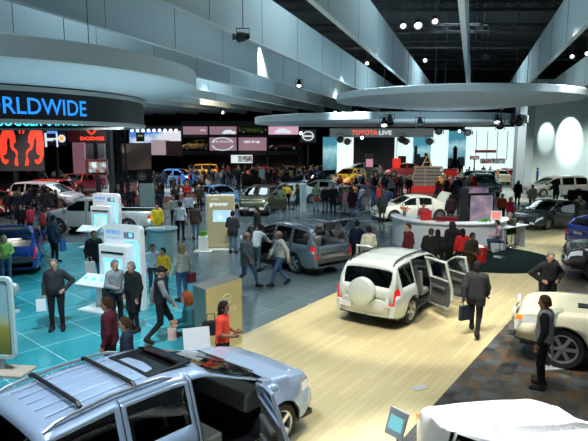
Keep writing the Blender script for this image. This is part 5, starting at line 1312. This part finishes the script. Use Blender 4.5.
q = Vector((S2.x-.02, S2.y, .03+.14)); pers('grey-haired visitor in olive jacket seated on the farther stool', q, 200, 'sit', 'coat', (.05,.05,.03), (.03,.05,.08), 'short', 'grey', 1.75)
pers('woman in orange top behind the laptop table', F_(501,223), -100, 'stand', 'shirt', (.42,.07,.03), K, 'short', 'black', 1.66, fem=True)
pers('blonde woman in red top by the dark grey sedan', F_(509,228), -60, 'stand', 'shirt', (.45,.01,.03), K, 'long', 'blonde', 1.66, fem=True)
pers('person in long black coat in the pale aisle near the grey pillar', F_(517,205), -90, 'stand', 'longcoat', (.012,.012,.012), K, 'hood', (.012,.012,.012), 1.76)
pers('man in grey suit looking down beside the open sedan door', F_(578,229), -150, 'photo', 'coat', (.07,.08,.075), (.06,.065,.06), 'short', 'black', 1.80)
pers('dark-haired man in black jacket and khaki trousers, hands on hips', H_(550,252.5,1.78), -85, 'hips', 'coat', (.014,.014,.016), (.34,.28,.17), 'short', 'grey', 1.78, g=1.08, under=(.10,.12,.13))
pers('man in grey knit vest with black sleeves beside the cream off-roader', F_(541,388), 150, 'stand', 'vest', (.24,.24,.25), K, 'short', 'brown', 1.80, g=1.1, under=(.012,.012,.014), skin=mat('skin_tan', (.22,.10,.06), .5))
pers('man in green shirt holding a red bag beside the slim info pillar', F_(316,211), -80, 'hold', 'shirt', (.14,.22,.12), (.22,.36,.42), 'short', 'brown', 1.80)
pers('person in black next to the green-shirted man', F_(325,212), -100, 'stand', 'coat', (.02,.02,.02), (.16,.16,.16), 'short', 'black', 1.72)
pers('man in dark navy coat, third from the slim info pillar', F_(333,212), -95, 'stand', 'longcoat', (.015,.02,.03), K, 'short', 'brown', 1.80)
pers('person in pink shirt leaning over the blue race car', F_(345,215), 60, 'reach', 'shirt', (.75,.30,.36), (.5,.5,.48), 'short', 'blonde', 1.70)
pers('woman in dark purple coat before the blue race car', F_(352,216), 95, 'stand', 'longcoat', (.04,.015,.03), (.06,.08,.1), 'long', 'black', 1.70, fem=True)
pers('man in grey sweater right of the blue race car', F_(368,213), 110, 'stand', 'shirt', (.12,.13,.14), (.3,.35,.38), 'short', 'grey', 1.80)
pers('man in bright red sweater right of the blue race car', F_(378,211), 190, 'stand', 'shirt', (.60,.03,.02), (.06,.09,.13), 'short', 'brown', 1.74)
pers('woman in dark green-black coat before the red-sweatered man', F_(382,222), 100, 'stand', 'longcoat', (.018,.022,.02), K, 'long', 'brown', 1.70, fem=True)
pers('child in grey jacket between the race car and the red-sweatered man', F_(364,214), 80, 'stand', 'coat', (.16,.17,.17), (.1,.1,.1), 'short', 'brown', 1.25)
pers('man in white shirt and dark trousers near the stage platform', F_(391,200), -70, 'stand', 'shirt', (.35,.40,.42), K, 'short', 'black', 1.78)
pers('person in white headscarf behind the cream white sedan', H_(405,189,1.65), -90, 'stand', 'coat', (.03,.03,.035), (.3,.04,.04), 'hood', (.6,.6,.58), 1.65, fem=True)
pers('visitor in red jacket near the orange wood strip', F_(187,207), -80, 'hold', 'coat', (.35,.02,.02), K, 'short', 'black', 1.72)
pers('visitor in orange scarf beside the light blue hatchback', F_(200,211), -110, 'stand', 'coat', (.03,.025,.02), K, 'short', 'blonde', 1.74)
pers('dark-coated visitor at the front of the light blue hatchback', H_(214,189,1.76), 60, 'stand', 'coat', (.02,.02,.022), K, 'short', 'black', 1.76)
pers('man in light shirt standing far back by the grey pillar', F_(518,187), -60, 'stand', 'shirt', (.15,.22,.26), K, 'short', 'black', 1.78)
pers('man in bright blue shirt in front of the far white wall', F_(537,184.5), 160, 'stand', 'shirt', (.04,.14,.42), K, 'short', 'black', 1.76)
pers('person in tan coat before the silver minivan', H_(533,185,1.7), 80, 'stand', 'coat', (.38,.34,.25), K, 'short', 'black', 1.70)
pers('person in black sweater at the side door of the silver minivan', H_(557,181,1.76), 90, 'reach', 'coat', (.02,.025,.03), K, 'short', 'black', 1.76)
pers('person in long white coat beside the red SUV under the ram board', F_(70,198), -70, 'stand', 'longcoat', (.5,.5,.5), (.3,.3,.3), 'short', 'black', 1.75)
pers('person in blue jeans and dark top beside the framed video screen', F_(73,199), 60, 'stand', 'shirt', (.03,.04,.08), JEAN, 'short', 'black', 1.75)
pers('short person in maroon jacket behind the royal blue hatchback', H_(29,206,1.45), 160, 'stand', 'coat', (.32,.03,.05), K, 'short', 'brown', 1.45)
pers('person in dark red sweater behind the navy-jacketed heavy man', H_(42,209,1.5), 180, 'stand', 'shirt', (.22,.02,.03), K, 'short', 'black', 1.50)
pers('person in blue-grey jacket beside the dark red sweater', H_(49,208,1.5), 200, 'stand', 'coat', (.05,.08,.11), K, 'short', 'grey', 1.50)
pers('brown-haired person in black near the silver minivan door', H_(20,205,1.5), -60, 'stand', 'coat', (.015,.015,.02), K, 'short', 'brown', 1.50)
pers('man in khaki jacket at the left end of the silver minivan', F_(20,214), 20, 'stand', 'coat', (.16,.12,.07), (.2,.16,.1), 'short', 'brown', 1.76)
# crowds: small dark figures
def in_car(x, y, m=.25):
    for cx, cy, a, hl, hw_ in FOOT:
        dx, dy = x-cx, y-cy; u = dx*math.cos(a)+dy*math.sin(a); v_ = -dx*math.sin(a)+dy*math.cos(a)
        if abs(u) < hl+m and abs(v_) < hw_+m: return True
    return False
def crowd(n, box, label, group, tops, seed, hgt=(1.6,1.82), z=0, dirs=(0,360)):
    rn = random.Random(seed); made = 0; tries = 0
    while made < n and tries < n*60:
        tries += 1; q = at(rn.uniform(box[0],box[2]), rn.uniform(box[1],box[3]))
        if in_car(q.x, q.y) or any((q.x-a)**2+(q.y-b)**2 < .52**2 for a, b in PP): continue
        PP.append((q.x,q.y)); made += 1
        crowd_person(label, (q.x,q.y,z), rn.choice([0,45,90,135,180,225,270,315])+rn.uniform(-15,15) if dirs == (0,360) else rn.uniform(*dirs), group, rn.choice(['stand','stand','hold','walk']), rn.choice(tops), rn.choice([K,K,(.02,.03,.05),(.05,.08,.14)]), rn.choice([(.012,.01,.01),(.05,.03,.02),(.25,.18,.1)]), rn.uniform(*hgt), rn.choice([SKIN,SKIN,SKIN,SKIND]))
DK = [(.012,.012,.014),(.02,.02,.025),(.03,.025,.02),(.015,.02,.035)]
MIX = DK+[(.35,.03,.02),(.10,.11,.12),(.40,.18,.05),(.25,.27,.28),(.06,.10,.2)]
crowd(13, (8,211,66,221), 'dark-dressed visitor looking at the silver minivan on the left', 'visitors around the left silver minivan', DK, 1)
crowd(8, (28,183,62,190), 'visitor in the far crowd below the ram board', 'visitors below the ram board', MIX, 2)
crowd(7, (115,196,135,215), 'dark-dressed visitor standing by the lattice tower', 'visitors by the lattice tower', DK, 3)
crowd(9, (155,203,180,212), 'dark-dressed visitor on the red carpet before the blue pickup', 'visitors on the red carpet', DK, 4)
crowd(8, (152,187,196,194), 'visitor on the pale platform around the blue pickup', 'visitors around the blue pickup', MIX+[(.5,.03,.03)]*3, 5)
crowd(78, (182,177,312,191), 'visitor in the dense far crowd below the lit shelf wall', 'dense far crowd below the shelf wall', MIX+DK, 6)
crowd(6, (196,194,206,203), 'dark-dressed visitor beside the light blue hatchback', 'visitors by the light blue hatchback', DK, 7)
crowd(20, (308,178,340,196), 'visitor in the far crowd left of the yellow hatchback', 'far crowd left of the yellow hatchback', MIX, 8)
crowd(16, (355,184,412,198), 'visitor in the far crowd before the stage', 'far crowd before the stage', MIX, 9)
crowd(6, (340,206,388,214), 'visitor close around the blue race car', 'visitors around the race car', MIX, 10)
crowd(26, (436,182,476,200), 'visitor between the stepped display and the teal pickup', 'visitors right of the stepped display', MIX, 11)
crowd(8, (478,176,512,186), 'visitor far away before the glowing white wall', 'far visitors before the white wall', MIX, 12)
crowd(4, (283,205,300,212), 'visitor between the bronze green SUV and the slim pillar', 'visitors behind the open bronze door', DK+[(.7,.5,.05)]*3, 13)
# carried things
def carried(name, label, cat, px, py, z, D=None): pass
def bag(label, q, z, w, h, m, rot=0, name='shopping_bag'):
    r = thing(name, label, 'bag', (q[0],q[1],z), rot); mb = MB().box((0,0,h/2), (w,.10,h)); mb.build('bag_body', m, r, bevel=.02); MB().tube([(-w*.25,0,h),(-w*.2,0,h+.14),(w*.2,0,h+.14),(w*.25,0,h)], .01, 5).build('bag_handle', m, r); return r
def near_hand(px, py, z): q = at(px, py, z); return (q.x, q.y)
bag('white and red shopping bag held by the balding man in jeans', near_hand(90,272,.5), .42, .30, .42, mat('bag_white', (.6,.5,.5), .5), .5)
bag('blue shopping bag held by the heavy man in navy', near_hand(63,247,.6), .45, .26, .45, mat('bag_blue', (.05,.12,.35), .5), 1.2)
bag('dark red handbag hanging from the blonde woman in cream', near_hand(192,281,.6), .55, .26, .30, mat('bag_maroon', (.20,.01,.03), .4), .9, 'handbag')
bag('black shoulder bag of the woman in the coral top', near_hand(211,329,.95), .82, .34, .30, BLACK, .2, 'handbag')
bag('dark navy bag carried low by the man in charcoal jacket', near_hand(466,313,.55), .38, .38, .36, mat('bag_navy', (.01,.015,.04), .6), .4)
bag('small red bag in the hands of the green-shirted man', near_hand(316,199,1.0), .82, .34, .26, REDM, 0, 'handbag')
bag('black coat draped over the arm of the grey-shirted man by the kiosk', near_hand(108,291,1.0), .62, .30, .48, mat('coat_cloth', (.012,.012,.014), .9), .9, 'folded_coat')
pq = near_hand(41,304,.75); tag(MB().box((pq[0],pq[1],.72),(.22,.02,.30),rot=.3).build('paper_sheet', mat('paper_white', (.75,.8,.8), .6)), 'white papers in the lowered hand of the charcoal-sweatered man', 'paper')
pq = near_hand(172,334,.85); tag(MB().box((pq[0],pq[1],.85),(.17,.03,.26),rot=.5).build('brochure', mat('paper_pink', (.7,.55,.55), .6)), 'pale brochures held by the curly red-haired woman', 'brochure')
# ---------------------------------------------------------------- light
w = bpy.data.worlds.new('world'); sc.world = w; w.use_nodes = True
w.node_tree.nodes['Background'].inputs[0].default_value = (.30,.42,.48,1); w.node_tree.nodes['Background'].inputs[1].default_value = .36
def light(kind, loc, aim, energy, col=(1,1,1), size=1.0, spot=60, blend=.4):
    l = bpy.data.lights.new('lamp', kind); o = bpy.data.objects.new('lamp', l); C.objects.link(o); o.location = loc
    o.rotation_euler = (Vector(aim)-Vector(loc)).to_track_quat('-Z', 'Y').to_euler(); l.energy = energy; l.color = col
    if kind == 'AREA': l.shape = 'DISK'; l.size = size
    else: l.shadow_soft_size = size
    if kind == 'SPOT': l.spot_size = math.radians(spot); l.spot_blend = blend
    return o
WARM = (1,.95,.82); COOL = (.80,.93,1); CY = (.45,.95,1)
light('SPOT', (-2.5,4,9.8), (-1.4,8,1), 2300, COOL, .25, 42, .6)      # foreground blue SUV
light('SPOT', (1.5,14,10.2), (-1.2,8.2,1), 1300, WARM, .2, 40, .6)
light('SPOT', (4.5,9,9), (3.0,6.2,1), 7500, (1,1,1), .3, 46, .6)     # white SUV
light('SPOT', (-.5,10,9.8), (3.2,15.2,.3), 3800, WARM, .12, 46, .35)   # silver SUV
light('SPOT', (7.5,17,10.2), (3.3,14.5,.3), 3200, WARM, .12, 44, .35)
light('SPOT', (1.5,9,9.8), (1.2,11.6,0), 1900, WARM, .15, 60, .5)     # wood floor
light('SPOT', (9.5,22,10), (9.8,18.5,0), 2400, WARM, .15, 55, .4)
light('SPOT', (4,10,10), (7,13,.6), 3000, WARM, .15, 42, .4)     # off-roader
light('SPOT', (12,24,10.2), (13.2,28.5,.3), 4200, WARM, .2, 50, .4)
light('SPOT', (-3.5,18,10), (.5,21,.3), 2600, COOL, .15, 50, .4)
light('SPOT', (-2.6,8.5,9.6), (-6,13.5,0), 5200, COOL, .15, 40, .5)
light('SPOT', (-6,18,6.0), (-7.5,18.5,0), 900, CY, .15, 95, .5)
light('SPOT', (-2,24,10), (-5,24,0), 1500, COOL, .2, 60, .5)
light('SPOT', (3,30,10), (7,34,.3), 4500, COOL, .25, 60, .5)
light('SPOT', (-2,34,10), (-3,38,.3), 5200, COOL, .25, 62, .5)
light('SPOT', (-9,30,9.8), (-10.2,27.5,.3), 2900, COOL, .2, 60, .5)
light('SPOT', (4,36,10), (4,41,.3), 4500, COOL, .25, 60, .5)
light('SPOT', (-20,36,11), (-19,42,.3), 6500, (1,.9,.85), .3, 66, .5)
light('SPOT', (-14,48,11), (-13,55,.3), 8000, (1,.95,.9), .3, 60, .5)
light('SPOT', (18,40,11), (20,48,.3), 8000, WARM, .3, 70, .5)
light('SPOT', (5,45,5.6), (5,53,.8), 3000, WARM, .2, 60, .5); light('SPOT', (10,40,5.6), (12.4,51,1.2), 4200, WARM, .2, 45, .5); light('SPOT', (3,35,9), (4.6,39.5,.5), 3000, COOL, .2, 50, .5); light('SPOT', (5.5,28,6.4), (7,32,.6), 1800, (1,1,.95), .15, 60, .5); light('SPOT', (5,17,8), (6.6,22.8,.9), 1800, (1,1,1), .15, 42, .6); light('SPOT', (10,24,6.3), (8.6,24.2,1), 700, (1,1,1), .15, 60, .6); light('SPOT', (-7,21.5,6.0), (-9.6,27.6,.8), 1500, (1,1,1), .15, 60, .6); light('SPOT', (-7,34,8), (-5.3,38,.8), 2200, (1,1,1), .15, 45, .6)
light('SPOT', (5,50,11), (6,57,1), 6000, WARM, .3, 66, .5)
light('SPOT', (-8,60,12), (-10,70,0), 5500, (1,.75,.45), .3, 70, .5)
light('SPOT', (16,48,11), (18,56,.3), 6000, COOL, .3, 66, .5)
for (x, y, e) in ((-9,31,2600),(-2,28,2600),(5,26,2400),(-16,30,2600),(12,22,2600),(-6,44,4200),(8,44,4200),(-18,54,4200),(22,50,4200),(-4,6,1500),(0,17,1500),(8,14,1500)): light('SPOT', (x,y,9.9), (x,y+1.5,0), e, (.86,.95,1), .5, 75, .9)
# wall washers on the white wall
for px, cone, e in ((546,20,3000),(569,30,6500)):
    q = atd(px, 140, 60); light('SPOT', (q.x, 56.6, 9.9), (q.x, 60, 5.2), e, (.85,1,.97), .08, cone, .5)
# broad soft fill from the ceiling grid
for (x, y, e) in ((-8,8,260),(4,6,220),(-9,24,380),(3,24,380),(14,20,330),(-4,44,600),(12,44,600),(-16,52,600)):
    light('AREA', (x,y,13), (x,y,0), e*1.5, (.72,.90,1), 6)
# upward wash that lights fins and canopies
for (x, y, e) in ((-6,16,420),(5,18,380),(-6,34,600),(9,36,520),(-14,48,1400),(-4,58,1400),(-22,62,1400)):
    light('AREA', (x,y,3.2), (x,y,14), e*.42, (.66,.86,.95), 7)
q = atd(243,37,24); light('SPOT', at(243,40,8.1), at(243,40,8.1)+Vector((-.6,1.2,.55)), 45, COOL, .05, 55, .6)
light('SPOT', (w0.x+7, 47, 9.5), (w0.x+4.5, 60, 4), 9000, (.85,1,.97), .4, 60, .8)
light('POINT', (.75,19.9,1.45), (0,0,0), 14, (1,.97,.9), .08)       # added point light to brighten the grey-blue SUV's load bay
light('POINT', (-10.05,19.6,1.15), (0,0,0), 10, (1,.97,.9), .08)    # same kind of added light inside the blue hatchback's load bay
light('SPOT', (5.5,26,6.2), (7,31.6,.9), 1500, (1,1,.95), .2, 50, .6)
light('SPOT', (-1.8,17.5,7.5), (-3.3,23.4,1.0), 1500, (1,.98,.9), .15, 30, .6)
